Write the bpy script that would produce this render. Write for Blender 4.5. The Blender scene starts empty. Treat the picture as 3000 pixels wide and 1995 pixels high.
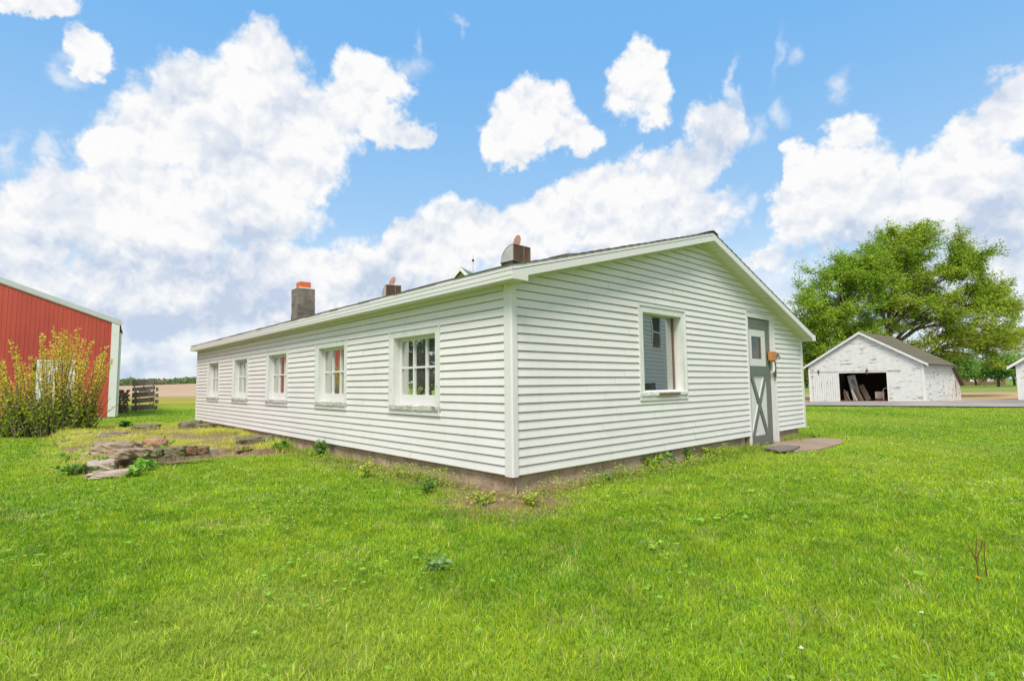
import bpy, math, random
import numpy as np
from mathutils import Matrix, Vector
random.seed(7); RNG = np.random.default_rng(7)
SC = bpy.context.scene; COL = SC.collection

# ------------------------------------------------------------------ camera
CAM = np.array([0.004, -4.976, 1.034])
PITCH = math.radians(4.663); ROLL = math.radians(-0.610)
_F = np.array([0, math.cos(PITCH), math.sin(PITCH)]); _U = np.array([0, -math.sin(PITCH), math.cos(PITCH)]); _R = np.array([1., 0, 0])
_c, _s = math.cos(ROLL), math.sin(ROLL)
CR = _c*_R + _s*_U; CU = -_s*_R + _c*_U
cd = bpy.data.cameras.new('camera'); cam = bpy.data.objects.new('camera', cd); COL.objects.link(cam); SC.camera = cam
cd.sensor_width = 36; cd.lens = 18.67; cd.clip_start = 0.05; cd.clip_end = 5000
cam.matrix_world = Matrix(((CR[0], CU[0], -_F[0], CAM[0]), (CR[1], CU[1], -_F[1], CAM[1]), (CR[2], CU[2], -_F[2], CAM[2]), (0, 0, 0, 1)))
FPX = 1555.87
def ray(x, y):
    return _F + CR*(x-1500)/FPX + CU*(997.5-y)/FPX
def G(x, y, z=0.0):            # a point of the photograph as a place on the ground
    d = ray(x, y); t = (z-CAM[2])/d[2]; return CAM + t*d

SC.view_settings.view_transform = 'Standard'; SC.view_settings.look = 'None'
SC.view_settings.gamma = 1; SC.view_settings.exposure = 0.70
try:
    SC.cycles.use_denoising = True
    SC.cycles.max_bounces = 6; SC.cycles.transparent_max_bounces = 8
    SC.cycles.diffuse_bounces = 3
except Exception: pass

# ------------------------------------------------------------------ sun and sky
SUN_DIR = Vector((-0.10, -0.55, 0.83)).normalized()
sl = bpy.data.lights.new('sun', 'SUN'); sl.energy = 2.5; sl.angle = math.radians(22); sl.color = (1.0, 0.94, 0.84)
so = bpy.data.objects.new('sun', sl); COL.objects.link(so)
so.rotation_euler = SUN_DIR.to_track_quat('Z', 'Y').to_euler(); so.location = (0, -20, 30)

class NT:
    def __init__(s, tree): s.t = tree
    def n(s, typ, **kw):
        nd = s.t.nodes.new(typ)
        for k, v in kw.items(): setattr(nd, k, v)
        return nd
    def link(s, a, b): s.t.links.new(a, b)
    def put(s, sock, v):
        if isinstance(v, bpy.types.NodeSocket): s.link(v, sock)
        elif v is not None: sock.default_value = v
    def m(s, op, a, b=None, c=None, clamp=False):
        nd = s.n('ShaderNodeMath', operation=op, use_clamp=clamp)
        s.put(nd.inputs[0], a); s.put(nd.inputs[1], b); s.put(nd.inputs[2], c); return nd.outputs[0]
    def v(s, op, a, b=None, c=None):
        nd = s.n('ShaderNodeVectorMath', operation=op)
        s.put(nd.inputs[0], a); s.put(nd.inputs[1], b); s.put(nd.inputs[2], c)
        return nd.outputs['Value'] if op in ('LENGTH', 'DOT_PRODUCT', 'DISTANCE') else nd.outputs['Vector']
    def mix(s, f, a, b, blend='MIX'):
        nd = s.n('ShaderNodeMix', data_type='RGBA', blend_type=blend)
        s.put(nd.inputs[0], f); s.put(nd.inputs[6], a); s.put(nd.inputs[7], b); return nd.outputs[2]
    def noise(s, vec, scale, detail=4, rough=.55, dist=0.0, col=False):
        nd = s.n('ShaderNodeTexNoise'); s.put(nd.inputs['Vector'], vec)
        nd.inputs['Scale'].default_value = scale; nd.inputs['Detail'].default_value = detail
        nd.inputs['Roughness'].default_value = rough; nd.inputs['Distortion'].default_value = dist
        return nd.outputs['Color' if col else 'Fac']
    def ss(s, x, lo, hi, t0=0.0, t1=1.0):
        nd = s.n('ShaderNodeMapRange', interpolation_type='SMOOTHSTEP')
        s.put(nd.inputs[0], x); s.put(nd.inputs[1], lo); s.put(nd.inputs[2], hi); s.put(nd.inputs[3], t0); s.put(nd.inputs[4], t1); return nd.outputs[0]

# cloud masses and their grey bases: azimuth, elevation, half-widths (radians), weight
CL = [(-0.456,0.507,0.086,0.07,1),(-0.54,0.458,0.082,0.067,1),(-0.587,0.389,0.088,0.081,1),(-0.479,0.397,0.153,0.124,1),(-0.367,0.414,0.081,0.089,1),(-0.265,0.53,0.068,0.048,1),(-0.284,0.479,0.07,0.047,1),(-0.204,0.438,0.049,0.027,0.8),(-0.652,0.343,0.059,0.049,1),(-0.696,0.266,0.094,0.067,1),(-0.754,0.201,0.067,0.076,1),(-0.604,0.25,0.136,0.092,1),(-0.449,0.299,0.115,0.063,1),(-0.38,0.35,0.058,0.057,1),(-0.736,0.119,0.147,0.067,0.95),(-0.559,0.14,0.19,0.083,0.95),(-0.419,0.201,0.117,0.066,0.9),(-0.333,0.191,0.103,0.061,0.8),(-0.766,0.503,0.052,0.019,1),(-0.7,0.464,0.03,0.024,0.8),(-0.738,0.435,0.028,0.019,0.6),(-0.779,0.328,0.015,0.028,0.7),(-0.734,0.346,0.017,0.017,0.6),(0.048,0.485,0.076,0.059,1),(0.005,0.444,0.059,0.039,1),(0.115,0.448,0.054,0.042,1),(0.245,0.518,0.063,0.047,1),(0.272,0.489,0.047,0.04,0.9),(0.368,0.408,0.055,0.061,1),(0.298,0.367,0.092,0.054,1),(0.186,0.333,0.121,0.06,1),(0.07,0.308,0.1,0.054,1),(0.248,0.283,0.171,0.068,1),(0.003,0.263,0.124,0.055,0.9),(-0.097,0.301,0.066,0.046,0.95),(-0.13,0.246,0.106,0.055,0.9),(-0.203,0.252,0.048,0.043,0.9),(-0.249,0.195,0.101,0.063,0.85),(0.407,0.465,0.011,0.04,0.7),(0.409,0.506,0.007,0.019,0.5),(0.783,0.376,0.041,0.042,1),(0.744,0.342,0.044,0.048,1),(0.698,0.307,0.054,0.051,1),(0.729,0.269,0.075,0.065,1),(0.583,0.315,0.07,0.055,0.9),(0.588,0.384,0.041,0.034,0.8),(0.513,0.335,0.029,0.05,1),(0.636,0.246,0.125,0.058,1),(0.513,0.267,0.051,0.055,0.9),(0.753,0.21,0.067,0.053,0.95),(0.471,0.209,0.059,0.036,0.7),(0.728,0.167,0.07,0.042,0.8),(0.774,0.253,0.034,0.068,1),(0.507,0.506,0.018,0.017,0.5),(0.473,0.499,0.009,0.036,0.35),(0.599,0.455,0.023,0.016,0.6),(0.476,0.43,0.024,0.019,0.6),(0.433,0.404,0.015,0.023,0.45),(-0.184,0.594,0.008,0.018,0.35),(-0.104,0.623,0.015,0.008,0.35),(-0.205,0.555,0.041,0.019,0.35)]
SH = [(-0.63,0.187,0.18,0.039,0.75),(-0.735,0.177,0.092,0.018,0.6),(-0.435,0.272,0.103,0.032,0.5),(-0.503,0.319,0.077,0.02,0.3),(-0.378,0.241,0.086,0.037,0.4),(-0.57,0.105,0.234,0.041,0.45),(0.142,0.219,0.201,0.036,0.55),(0.002,0.231,0.091,0.04,0.35),(0.754,0.222,0.062,0.032,1.0),(0.645,0.205,0.074,0.026,0.6),(0.56,0.218,0.084,0.034,0.6),(0.772,0.288,0.017,0.034,0.35),(0.761,0.185,0.052,0.029,0.6),(-0.226,0.18,0.094,0.039,0.35),(-0.59,0.318,0.116,0.019,0.3),(-0.703,0.109,0.096,0.031,0.4),(0.251,0.35,0.071,0.013,0.25)]
SKY_STRENGTH = 0.10
def make_world():
    w = bpy.data.worlds.new('World'); SC.world = w; w.use_nodes = True
    nt = w.node_tree; nt.nodes.clear(); k = NT(nt)
    sky = k.n('ShaderNodeTexSky', sky_type='NISHITA', sun_disc=False)
    sky.sun_elevation = math.asin(SUN_DIR.z); sky.sun_rotation = math.atan2(SUN_DIR.x, SUN_DIR.y)
    sky.air_density = 1.0; sky.dust_density = 0.6; sky.ozone_density = 1.5
    tc = k.n('ShaderNodeTexCoord').outputs['Generated']
    sep = k.n('ShaderNodeSeparateXYZ'); k.link(tc, sep.inputs[0])
    az = k.m('ARCTAN2', sep.outputs[0], sep.outputs[1]); el = k.m('ARCSINE', sep.outputs[2])
    cb = k.n('ShaderNodeCombineXYZ'); k.link(az, cb.inputs[0]); k.link(el, cb.inputs[1])
    w1 = k.v('MULTIPLY', k.v('SUBTRACT', k.noise(tc, 7.0, 5, .6, col=True), (.5, .5, .5)), (.16, .13, 0))
    w2 = k.v('MULTIPLY', k.v('SUBTRACT', k.noise(tc, 30.0, 5, .65, col=True), (.5, .5, .5)), (.045, .04, 0))
    p = k.v('ADD', k.v('ADD', cb.outputs[0], w1), w2)
    def union(L, soft):
        acc = None
        for cx, cy, rx, ry, wt in L:
            q = k.v('MULTIPLY_ADD', p, (1/rx, 1/ry, 0), (-cx/rx, -cy/ry, 0))
            d = k.v('LENGTH', q)
            val = k.m('MULTIPLY_ADD', d, -wt, wt*1.22)
            acc = val if acc is None else k.m('SMOOTH_MAX', acc, val, soft)
        return acc
    dens = union([c for c in CL if c[4] > .62 and c[2] > .02], .12)
    wisp = union([c for c in CL if c[4] <= .62 or c[2] <= .02], .12)
    sh = union(SH, .15)
    n1 = k.noise(tc, 13.0, 7, .62); n2 = k.noise(tc, 5.0, 5, .6)
    def billow(v):
        vo = k.n('ShaderNodeTexVoronoi', feature='F1'); k.put(vo.inputs['Vector'], v); vo.inputs['Scale'].default_value = 11.0
        vo.inputs['Detail'].default_value = 3.0; vo.inputs['Roughness'].default_value = .56; vo.inputs['Lacunarity'].default_value = 2.1
        return vo.outputs['Distance']
    warp = k.v('MULTIPLY', k.v('SUBTRACT', k.noise(tc, 16.0, 4, .6, col=True), (.5, .5, .5)), (.05, .05, .05))
    tw = k.v('ADD', tc, warp); b0 = billow(tw); b1 = billow(k.v('ADD', tw, (-.004, -.010, .016)))
    relief = k.m('SUBTRACT', b1, b0)       # sunlit crests against shaded hollows
    d2 = k.m('MULTIPLY_ADD', k.m('SUBTRACT', n1, .5), .9, k.m('MULTIPLY_ADD', k.m('SUBTRACT', .70, b0), .58, k.m('MULTIPLY', dens, 1.55)))
    mask = k.ss(d2, -.08, .50)
    wm = k.m('MULTIPLY', k.ss(k.m('MULTIPLY_ADD', k.m('SUBTRACT', n1, .5), 1.3, wisp), -.15, .75), .60)
    mask = k.m('MAXIMUM', mask, wm)
    # loose cloud towards the horizon; unseen cover behind the camera, thickened for neutral light
    back = k.ss(k.m('ABSOLUTE', az), .95, 1.5)
    bk = k.m('MULTIPLY', back, k.ss(n2, .36, .56))
    low = k.ss(el, .30, .08)
    lowm = k.m('MULTIPLY', low, k.ss(k.m('ADD', n2, k.m('MULTIPLY', n1, .4)), .48, .72, .35, .9))
    mask = k.m('MAXIMUM', k.m('MAXIMUM', mask, bk), lowm)
    # pale light cloud above, blue-grey bases
    inner = k.ss(k.noise(k.v('ADD', tc, (.3, .1, .2)), 5.5, 5, .52), .42, .70)
    shade = k.m('ADD', k.m('MULTIPLY', k.ss(sh, .0, 1.1), k.ss(n1, .25, .6, .5, 1.1)), k.m('MULTIPLY', inner, .58))
    shade = k.m('ADD', shade, k.m('MULTIPLY', low, k.ss(n1, .4, .65, .1, .55)), clamp=True)
    shade = k.m('MULTIPLY_ADD', relief, -1.05, shade, clamp=True)
    e = 1/SKY_STRENGTH
    cloud = k.mix(shade, (.60*e, .60*e, .60*e, 1), (.34*e, .40*e, .50*e, 1))
    ramp = k.mix(k.ss(el, .62, .08), (.125*e, .325*e, .60*e, 1), (.30*e, .45*e, .60*e, 1))
    blue = k.mix(.80, sky.outputs[0], ramp)
    col = k.mix(mask, blue, cloud)
    bg = k.n('ShaderNodeBackground'); k.link(col, bg.inputs[0]); bg.inputs[1].default_value = SKY_STRENGTH
    out = k.n('ShaderNodeOutputWorld'); k.link(bg.outputs[0], out.inputs[0])
    w.cycles.sampling_method = 'MANUAL'; w.cycles.sample_map_resolution = 512
make_world()

# ------------------------------------------------------------------ materials
def pmat(name, base, rough=.6, var=None, nscale=4, vamt=.5, spec=.4, bump=0, bscale=40, metal=0, stretch=None, extra=None, trans=0, coat=0):
    """procedural material: base colour, a second colour mixed in by noise, bump"""
    m = bpy.data.materials.new(name); m.use_nodes = True; nt = m.node_tree; k = NT(nt)
    b = nt.nodes['Principled BSDF']; b.inputs['Roughness'].default_value = rough
    b.inputs['Specular IOR Level'].default_value = spec; b.inputs['Metallic'].default_value = metal
    tc = k.n('ShaderNodeTexCoord').outputs['Object']
    v = k.v('MULTIPLY', tc, stretch) if stretch else tc
    c = (*base, 1)
    if var is not None:
        f = k.ss(k.noise(v, nscale, 6, .6), .35, .68, 0, vamt); c = k.mix(f, c, (*var, 1))
    if extra: c = extra(k, tc, c, b)
    k.put(b.inputs['Base Color'], c)
    if bump:
        bn = k.n('ShaderNodeBump'); bn.inputs['Strength'].default_value = bump; bn.inputs['Distance'].default_value = .01
        k.link(k.noise(v, bscale, 5, .6), bn.inputs['Height']); k.link(bn.outputs[0], b.inputs['Normal'])
    if trans:
        t = k.n('ShaderNodeBsdfTranslucent'); k.put(t.inputs[0], c); mx = k.n('ShaderNodeMixShader'); mx.inputs[0].default_value = trans
        k.link(b.outputs[0], mx.inputs[1]); k.link(t.outputs[0], mx.inputs[2]); k.link(mx.outputs[0], nt.nodes['Material Output'].inputs[0])
    return m

def vmat(name, rough=.5, trans=.35, spec=.3, mul=(1, 1, 1)):
    """foliage: colour per leaf or blade from the mesh"""
    m = bpy.data.materials.new(name); m.use_nodes = True; nt = m.node_tree; k = NT(nt)
    b = nt.nodes['Principled BSDF']; b.inputs['Roughness'].default_value = rough; b.inputs['Specular IOR Level'].default_value = spec
    a = k.n('ShaderNodeVertexColor', layer_name='tint').outputs[0]
    c = k.mix(1.0, a, (*mul, 1), 'MULTIPLY')
    k.put(b.inputs['Base Color'], c)
    t = k.n('ShaderNodeBsdfTranslucent'); k.put(t.inputs[0], c); mx = k.n('ShaderNodeMixShader'); mx.inputs[0].default_value = trans
    k.link(b.outputs[0], mx.inputs[1]); k.link(t.outputs[0], mx.inputs[2]); k.link(mx.outputs[0], nt.nodes['Material Output'].inputs[0])
    return m

def dirt_specks(k, tc, c, b):
    # tiny dirt specks and faint vertical runs on the vinyl
    n = k.noise(tc, 90, 2, .5); f = k.ss(n, .705, .73, 0, .75)
    c = k.mix(f, c, (.16, .15, .11, 1))
    st = k.noise(k.v('MULTIPLY', tc, (9, 9, .6)), 1.0, 4, .6)
    c = k.mix(k.ss(st, .5, .75, 0, .14), c, (.52, .53, .42, 1))
    return c
def peel(amount, wood=(.20, .18, .16), wood2=(.36, .33, .29), sc=(3, 3, 14)):
    def f(k, tc, c, b):
        n = k.noise(k.v('MULTIPLY', tc, sc), 1.0, 8, .68, .3)
        n2 = k.noise(tc, 1.3, 3, .5)
        w = k.mix(k.noise(tc, 30, 4, .6), (*wood, 1), (*wood2, 1))
        mk = k.ss(k.m('MULTIPLY_ADD', k.m('SUBTRACT', n2, .5), .35, n), 1-amount, 1-amount+.04)
        return k.mix(mk, c, w)
    return f
VINYL = pmat('white_vinyl_siding', (.755, .73, .72), .42, (.71, .69, .675), 1.2, .8, .4, extra=dirt_specks)
TRIM = pmat('white_trim_paint', (.72, .70, .70), .5, (.68, .69, .65), 5, .6)
FASCIA = pmat('white_metal_fascia', (.71, .69, .69), .38, (.66, .67, .61), 3, .5, stretch=(1, .4, 3))
def soffit_lines(k, tc, c, b):
    return c
SOFFIT = pmat('white_vinyl_soffit', (.71, .70, .67), .5, (.66, .68, .58), 3, .5)
PEEL = pmat('peeling_white_paint', (.72, .73, .71), .7, (.60, .61, .59), 8, .6, bump=.5, bscale=60, extra=peel(.36, (.30, .30, .28), (.44, .43, .40), (6, 6, 22)))
SILLM = pmat('weathered_sill_wood', (.42, .40, .36), .85, (.70, .68, .65), 14, .9, bump=.9, bscale=70, stretch=(1, 1, 3), extra=peel(.40, (.12, .10, .08), (.24, .2, .17), (10, 10, 40)))
def grit(k, tc, c, b):
    n = k.noise(tc, 55, 6, .75); c = k.mix(k.ss(n, .42, .66, 0, .75), c, (.52, .40, .29, 1))
    c = k.mix(k.ss(k.noise(tc, 26, 5, .7), .52, .66, 0, .7), c, (.20, .14, .09, 1))
    up = k.n('ShaderNodeSeparateXYZ'); k.link(tc, up.inputs[0]); st = k.noise(k.v('MULTIPLY', tc, (4, 4, .8)), 1.0, 4, .6)
    return k.mix(k.ss(st, .5, .7, 0, .5), c, (.25, .19, .13, 1))
CONCRETE = pmat('parged_foundation', (.60, .46, .33), .95, (.42, .29, .19), 3.5, .9, .15, bump=1.6, bscale=70, extra=grit)
def shingle(k, tc, c, b):
    br = k.n('ShaderNodeTexBrick'); k.link(tc, br.inputs['Vector'])
    br.inputs['Scale'].default_value = 1.0; br.inputs['Brick Width'].default_value = .3; br.inputs['Row Height'].default_value = .14
    br.inputs['Mortar Size'].default_value = .006
    br.inputs['Color1'].default_value = (.085, .075, .07, 1); br.inputs['Color2'].default_value = (.13, .115, .105, 1); br.inputs['Mortar'].default_value = (.03, .028, .027, 1)
    n = k.noise(tc, 120, 3, .6)
    return k.mix(k.m('MULTIPLY', n, .5), br.outputs[0], (.17, .15, .14, 1))
ROOFM = pmat('asphalt_shingles', (.1, .09, .085), .95, bump=.8, bscale=150, spec=.1, extra=shingle)
DOORG = pmat('olive_grey_door_paint', (.165, .17, .145), .6, (.13, .14, .12), 6, .6, bump=.3, bscale=50, extra=peel(.30, (.5, .5, .47), (.38, .30, .25), (5, 5, 3)))
DOORGR = pmat('green_grey_rail_paint', (.14, .18, .15), .6, (.11, .14, .12), 6, .6)
DOORW = pmat('white_door_panel', (.66, .68, .68), .6, (.56, .58, .58), 10, .7, stretch=(6, 6, 1), extra=peel(.27, (.35, .30, .25), (.5, .45, .4), (12, 12, 2)))
ORANGEW = pmat('fresh_cut_lumber', (.55, .24, .07), .7, (.40, .16, .04), 12, .8, stretch=(1, 1, 8))
METALD = pmat('dull_galvanised_metal', (.38, .38, .37), .45, (.22, .2, .18), 10, .7, metal=.7)
GALV = pmat('weathered_aluminium', (.60, .59, .57), .5, (.45, .42, .38), 8, .7, metal=.35)
RUST = pmat('rusty_steel', (.20, .085, .045), .85, (.11, .055, .035), 16, .8, bump=.6)
RUSTP = pmat('pinkish_rusty_disc', (.36, .20, .15), .8, (.25, .12, .09), 14, .8, bump=.4)
BLOCK = pmat('grey_concrete_block', (.27, .235, .19), .95, (.12, .105, .09), 5, .85, .2, bump=1, bscale=60)
MORTAR = pmat('pale_mortar', (.50, .47, .42), .95, (.36, .33, .29), 12, .6)
CLAY = pmat('orange_clay_flue', (.68, .165, .045), .75, (.55, .12, .03), 6, .6)
DARKIN = pmat('dark_interior', (.055, .052, .048), .9)
INNERW = pmat('grey_inner_board', (.26, .26, .25), .8, (.18, .17, .15), 7, .7, stretch=(5, 5, 1))
BROWNW = pmat('bare_brown_wood', (.24, .15, .10), .85, (.14, .085, .055), 14, .8, stretch=(6, 6, 1), bump=.4)
def glass_mat(name, gain, base_, wave, grey_lift):
    m = bpy.data.materials.new(name); m.use_nodes = True; nt = m.node_tree; k = NT(nt); nt.nodes.clear()
    tr = k.n('ShaderNodeBsdfTransparent'); tr.inputs[0].default_value = (.80, .83, .82, 1)
    gl = k.n('ShaderNodeBsdfGlossy'); gl.inputs['Roughness'].default_value = .01; gl.inputs[0].default_value = (.86, .87, .86, 1)
    fr = k.n('ShaderNodeFresnel'); fr.inputs[0].default_value = 1.55
    tc = k.n('ShaderNodeTexCoord').outputs['Object']
    bn = k.n('ShaderNodeBump'); bn.inputs['Strength'].default_value = wave; bn.inputs['Distance'].default_value = .012
    k.link(k.noise(tc, 2.6, 1, .4), bn.inputs['Height']); k.link(bn.outputs[0], gl.inputs['Normal'])
    f = k.m('MULTIPLY_ADD', fr.outputs[0], gain, base_, clamp=True)
    mx = k.n('ShaderNodeMixShader'); k.link(f, mx.inputs[0]); k.link(tr.outputs[0], mx.inputs[1]); k.link(gl.outputs[0], mx.inputs[2])
    du = k.n('ShaderNodeBsdfDiffuse'); du.inputs[0].default_value = (.42, .42, .38, 1)      # even grey added to lift reflections that come out too black
    m2 = k.n('ShaderNodeMixShader'); k.put(m2.inputs[0], k.ss(k.noise(tc, 5, 5, .6), .3, .8, grey_lift*.6, grey_lift*1.6)); k.link(mx.outputs[0], m2.inputs[1]); k.link(du.outputs[0], m2.inputs[2])
    o = k.n('ShaderNodeOutputMaterial'); k.link(m2.outputs[0], o.inputs[0]); return m
GLASS = glass_mat('window_glass', .80, .03, .05, .14); GLASSF = glass_mat('old_wavy_glass', 1.2, .52, .07, .07)
REDM = pmat('red_ribbed_steel', (.50, .080, .050), .5, (.39, .055, .038), .9, .9, .4, stretch=(1, 1, .3))
BARNW = pmat('white_steel_trim', (.72, .73, .71), .4, (.62, .63, .60), 3, .5)
GALVR = pmat('pale_steel_roof', (.55, .57, .55), .45, (.46, .48, .46), 4, .5, metal=.2)
OLDW = pmat('old_peeling_clapboard', (.74, .74, .71), .75, (.62, .62, .59), 4, .6, bump=.6, bscale=50, extra=peel(.425, (.20, .18, .16), (.42, .39, .34), (1.0, 1.0, 8)))
OLDV = pmat('old_peeling_board_door', (.74, .74, .71), .75, (.64, .64, .61), 4, .6, bump=.6, bscale=50, extra=peel(.40, (.20, .18, .16), (.38, .35, .32), (12, 12, 1.0)))
OLDTRIM = pmat('old_white_rake_board', (.76, .76, .73), .7, (.6, .6, .57), 6, .6)
MOSSR = pmat('mossy_brown_shingles', (.17, .155, .11), .95, (.11, .10, .075), 3, .8, .1, bump=.8, bscale=30, stretch=(1, 3, 1))
GREENR = pmat('faded_green_shingles', (.16, .22, .17), .9, (.11, .15, .12), 4, .6)
CREAMW = pmat('cream_white_clapboard', (.70, .68, .58), .7, (.6, .58, .5), 3, .5)
BARK = pmat('grey_brown_bark', (.115, .095, .07), .95, (.06, .05, .038), 12, .8, .1, bump=1, bscale=25)
STEM = pmat('shrub_stem_bark', (.17, .13, .10), .9, (.10, .075, .055), 12, .7, .1)
GRASSM = vmat('grass_blade', .55, .42, .25)
LEAFM = vmat('tree_leaf', .55, .45, .25)
PLANTM = vmat('broad_leaf', .5, .35, .35)
STONE = pmat('rough_grey_stone', (.37, .285, .20), .95, (.19, .145, .10), 6, .9, .15, bump=1.2, bscale=22)
STONEL = pmat('pale_pinkish_stone', (.50, .41, .34), .95, (.30, .24, .185), 5, .8, .15, bump=1.0, bscale=25)
STONET = pmat('tan_stone', (.38, .24, .14), .95, (.26, .16, .10), 5, .7, .15, bump=.8, bscale=25)
STONED = pmat('dark_mossy_stone', (.20, .165, .12), .95, (.15, .15, .06), 8, .8, .15, bump=1.2, bscale=25)
KERBM = pmat('mossy_concrete_kerb', (.36, .31, .235), .95, (.16, .145, .09), 5, .85, .15, bump=.9, bscale=30)
BRICK = pmat('reddish_brown_brick', (.28, .15, .10), .95, (.16, .10, .07), 10, .8, .15, bump=.8)
GREYWOOD = pmat('silvery_weathered_wood', (.33, .265, .215), .9, (.17, .125, .10), 8, .85, .2, bump=.7, stretch=(1, 1, 1))
ASPHALT = pmat('worn_grey_driveway', (.22, .205, .19), .9, (.46, .40, .34), .9, .9, .2, bump=.5, bscale=60, stretch=(.35, 1.3, 1))
SLABM = pmat('worn_concrete_slab', (.33, .25, .19), .95, (.24, .18, .13), 1.6, .8, .15, bump=.6, bscale=40)
SOIL = pmat('brown_soil', (.20, .13, .08), .98, (.34, .24, .15), 9, .9, .1, bump=2.0, bscale=45)

# ------------------------------------------------------------------ mesh helpers
class MB:
    def __init__(s): s.v = []; s.f = []; s.mi = []; s.mats = []; s.cur = 0
    def use(s, m):
        if m not in s.mats: s.mats.append(m)
        s.cur = s.mats.index(m); return s
    def face(s, pts):
        n = len(s.v); s.v += [tuple(float(c) for c in p) for p in pts]; s.f.append(tuple(range(n, n+len(pts)))); s.mi.append(s.cur)
    def box(s, x0, x1, y0, y1, z0, z1):
        s.hexa([(x0, y0, z0), (x1, y0, z0), (x1, y1, z0), (x0, y1, z0)], [(x0, y0, z1), (x1, y0, z1), (x1, y1, z1), (x0, y1, z1)])
    def hexa(s, a, b):
        n = len(s.v); L = len(a); s.v += [tuple(map(float, p)) for p in a] + [tuple(map(float, p)) for p in b]
        s.f.append(tuple(n+i for i in reversed(range(L)))); s.f.append(tuple(n+L+i for i in range(L))); s.mi += [s.cur]*2
        for i in range(L):
            j = (i+1) % L; s.f.append((n+i, n+j, n+L+j, n+L+i)); s.mi.append(s.cur)
    def bar(s, p, q, w, h, up=(0, 0, 1)):
        p = Vector(p); q = Vector(q); d = (q-p).normalized(); u = Vector(up); r = d.cross(u)
        if r.length < 1e-4: r = d.cross(Vector((1, 0, 0)))
        r.normalize(); u = r.cross(d)
        o = [r*(-w/2)+u*(-h/2), r*(w/2)+u*(-h/2), r*(w/2)+u*(h/2), r*(-w/2)+u*(h/2)]
        s.hexa([p+k for k in o], [q+k for k in o])
    def tube(s, pts, radii, sides=6, cap=True):
        pts = [Vector(p) for p in pts]; n0 = len(s.v); L = len(pts); prev = None
        for i, p in enumerate(pts):
            d = (pts[min(i+1, L-1)]-pts[max(i-1, 0)]).normalized()
            a = prev if prev is not None else (Vector((0, 0, 1)) if abs(d.z) < .9 else Vector((1, 0, 0)))
            r = d.cross(a)
            if r.length < 1e-5: r = d.cross(Vector((0, 1, 0)))
            r.normalize(); u = r.cross(d); prev = u
            rad = radii[i] if hasattr(radii, '__len__') else radii
            for j in range(sides):
                t = 2*math.pi*j/sides; s.v.append(tuple(p+(r*math.cos(t)+u*math.sin(t))*rad))
        for i in range(L-1):
            for j in range(sides):
                k = (j+1) % sides; s.f.append((n0+i*sides+j, n0+i*sides+k, n0+(i+1)*sides+k, n0+(i+1)*sides+j)); s.mi.append(s.cur)
        if cap:
            s.f.append(tuple(n0+j for j in reversed(range(sides)))); s.f.append(tuple(n0+(L-1)*sides+j for j in range(sides))); s.mi += [s.cur]*2
    def build(s, name, mat=None, parent=None, bevel=0, smooth=False):
        me = bpy.data.meshes.new(name); me.from_pydata(s.v, [], s.f)
        mats = s.mats if s.mats else [mat]
        for m in mats: me.materials.append(m)
        if s.mats: me.polygons.foreach_set('material_index', s.mi)
        if smooth: me.polygons.foreach_set('use_smooth', [True]*len(s.f))
        me.update(); o = bpy.data.objects.new(name, me); COL.objects.link(o)
        if parent is not None: o.parent = parent
        if bevel:
            b = o.modifiers.new('bevel', 'BEVEL'); b.width = bevel; b.segments = 2; b.limit_method = 'ANGLE'
        return o
def tag(o, label=None, cat=None, group=None, kind=None):
    for k, v in (('label', label), ('category', cat), ('group', group), ('kind', kind)):
        if v is not None: o[k] = v
    return o
def empty(name, loc, rz, label, cat, group=None):
    o = bpy.data.objects.new(name, None); COL.objects.link(o); o.location = loc; o.rotation_euler = (0, 0, rz); o.empty_display_size = .3
    return tag(o, label, cat, group)
def npmesh(name, V, F, nper, mat, tint=None, parent=None, smooth=False):
    """mesh from arrays; F is flat indices, nper is verts per face"""
    me = bpy.data.meshes.new(name); nf = len(nper)
    me.vertices.add(len(V)); me.vertices.foreach_set('co', np.asarray(V, np.float32).ravel())
    me.loops.add(len(F)); me.loops.foreach_set('vertex_index', np.asarray(F, np.int32))
    st = np.concatenate([[0], np.cumsum(nper)[:-1]]).astype(np.int32)
    me.polygons.add(nf); me.polygons.foreach_set('loop_start', st)
    try: me.polygons.foreach_set('loop_total', np.asarray(nper, np.int32))
    except Exception: pass
    me.update(calc_edges=True)
    if tint is not None:
        a = me.color_attributes.new('tint', 'FLOAT_COLOR', 'POINT')
        c = np.ones((len(V), 4), np.float32); c[:, :3] = tint; a.data.foreach_set('color', c.ravel())
    me.materials.append(mat)
    if smooth: me.polygons.foreach_set('use_smooth', np.ones(nf, bool))
    o = bpy.data.objects.new(name, me); COL.objects.link(o)
    if parent is not None: o.parent = parent
    return o

def vnoise(x, y, seed=0):
    """smooth value noise on arrays"""
    xi = np.floor(x).astype(np.int64); yi = np.floor(y).astype(np.int64); xf = x-xi; yf = y-yi
    def h(a, b):
        n = (a*374761393 + b*668265263 + seed*1442695041) & 0x7fffffff
        n = ((n ^ (n >> 13))*1274126177) & 0x7fffffff
        return (n ^ (n >> 16)) % 10007/10007.0
    u = xf*xf*(3-2*xf); v = yf*yf*(3-2*yf)
    return (h(xi, yi)*(1-u)+h(xi+1, yi)*u)*(1-v) + (h(xi, yi+1)*(1-u)+h(xi+1, yi+1)*u)*v
def fbm(x, y, seed=0, o=3):
    r = 0; a = .5; t = 0
    for i in range(o):
        r = r + a*vnoise(x*2**i, y*2**i, seed+i); t += a; a *= .5
    return r/t
def sstep(x, a, b):
    t = np.clip((x-a)/(b-a), 0, 1); return t*t*(3-2*t)

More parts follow.
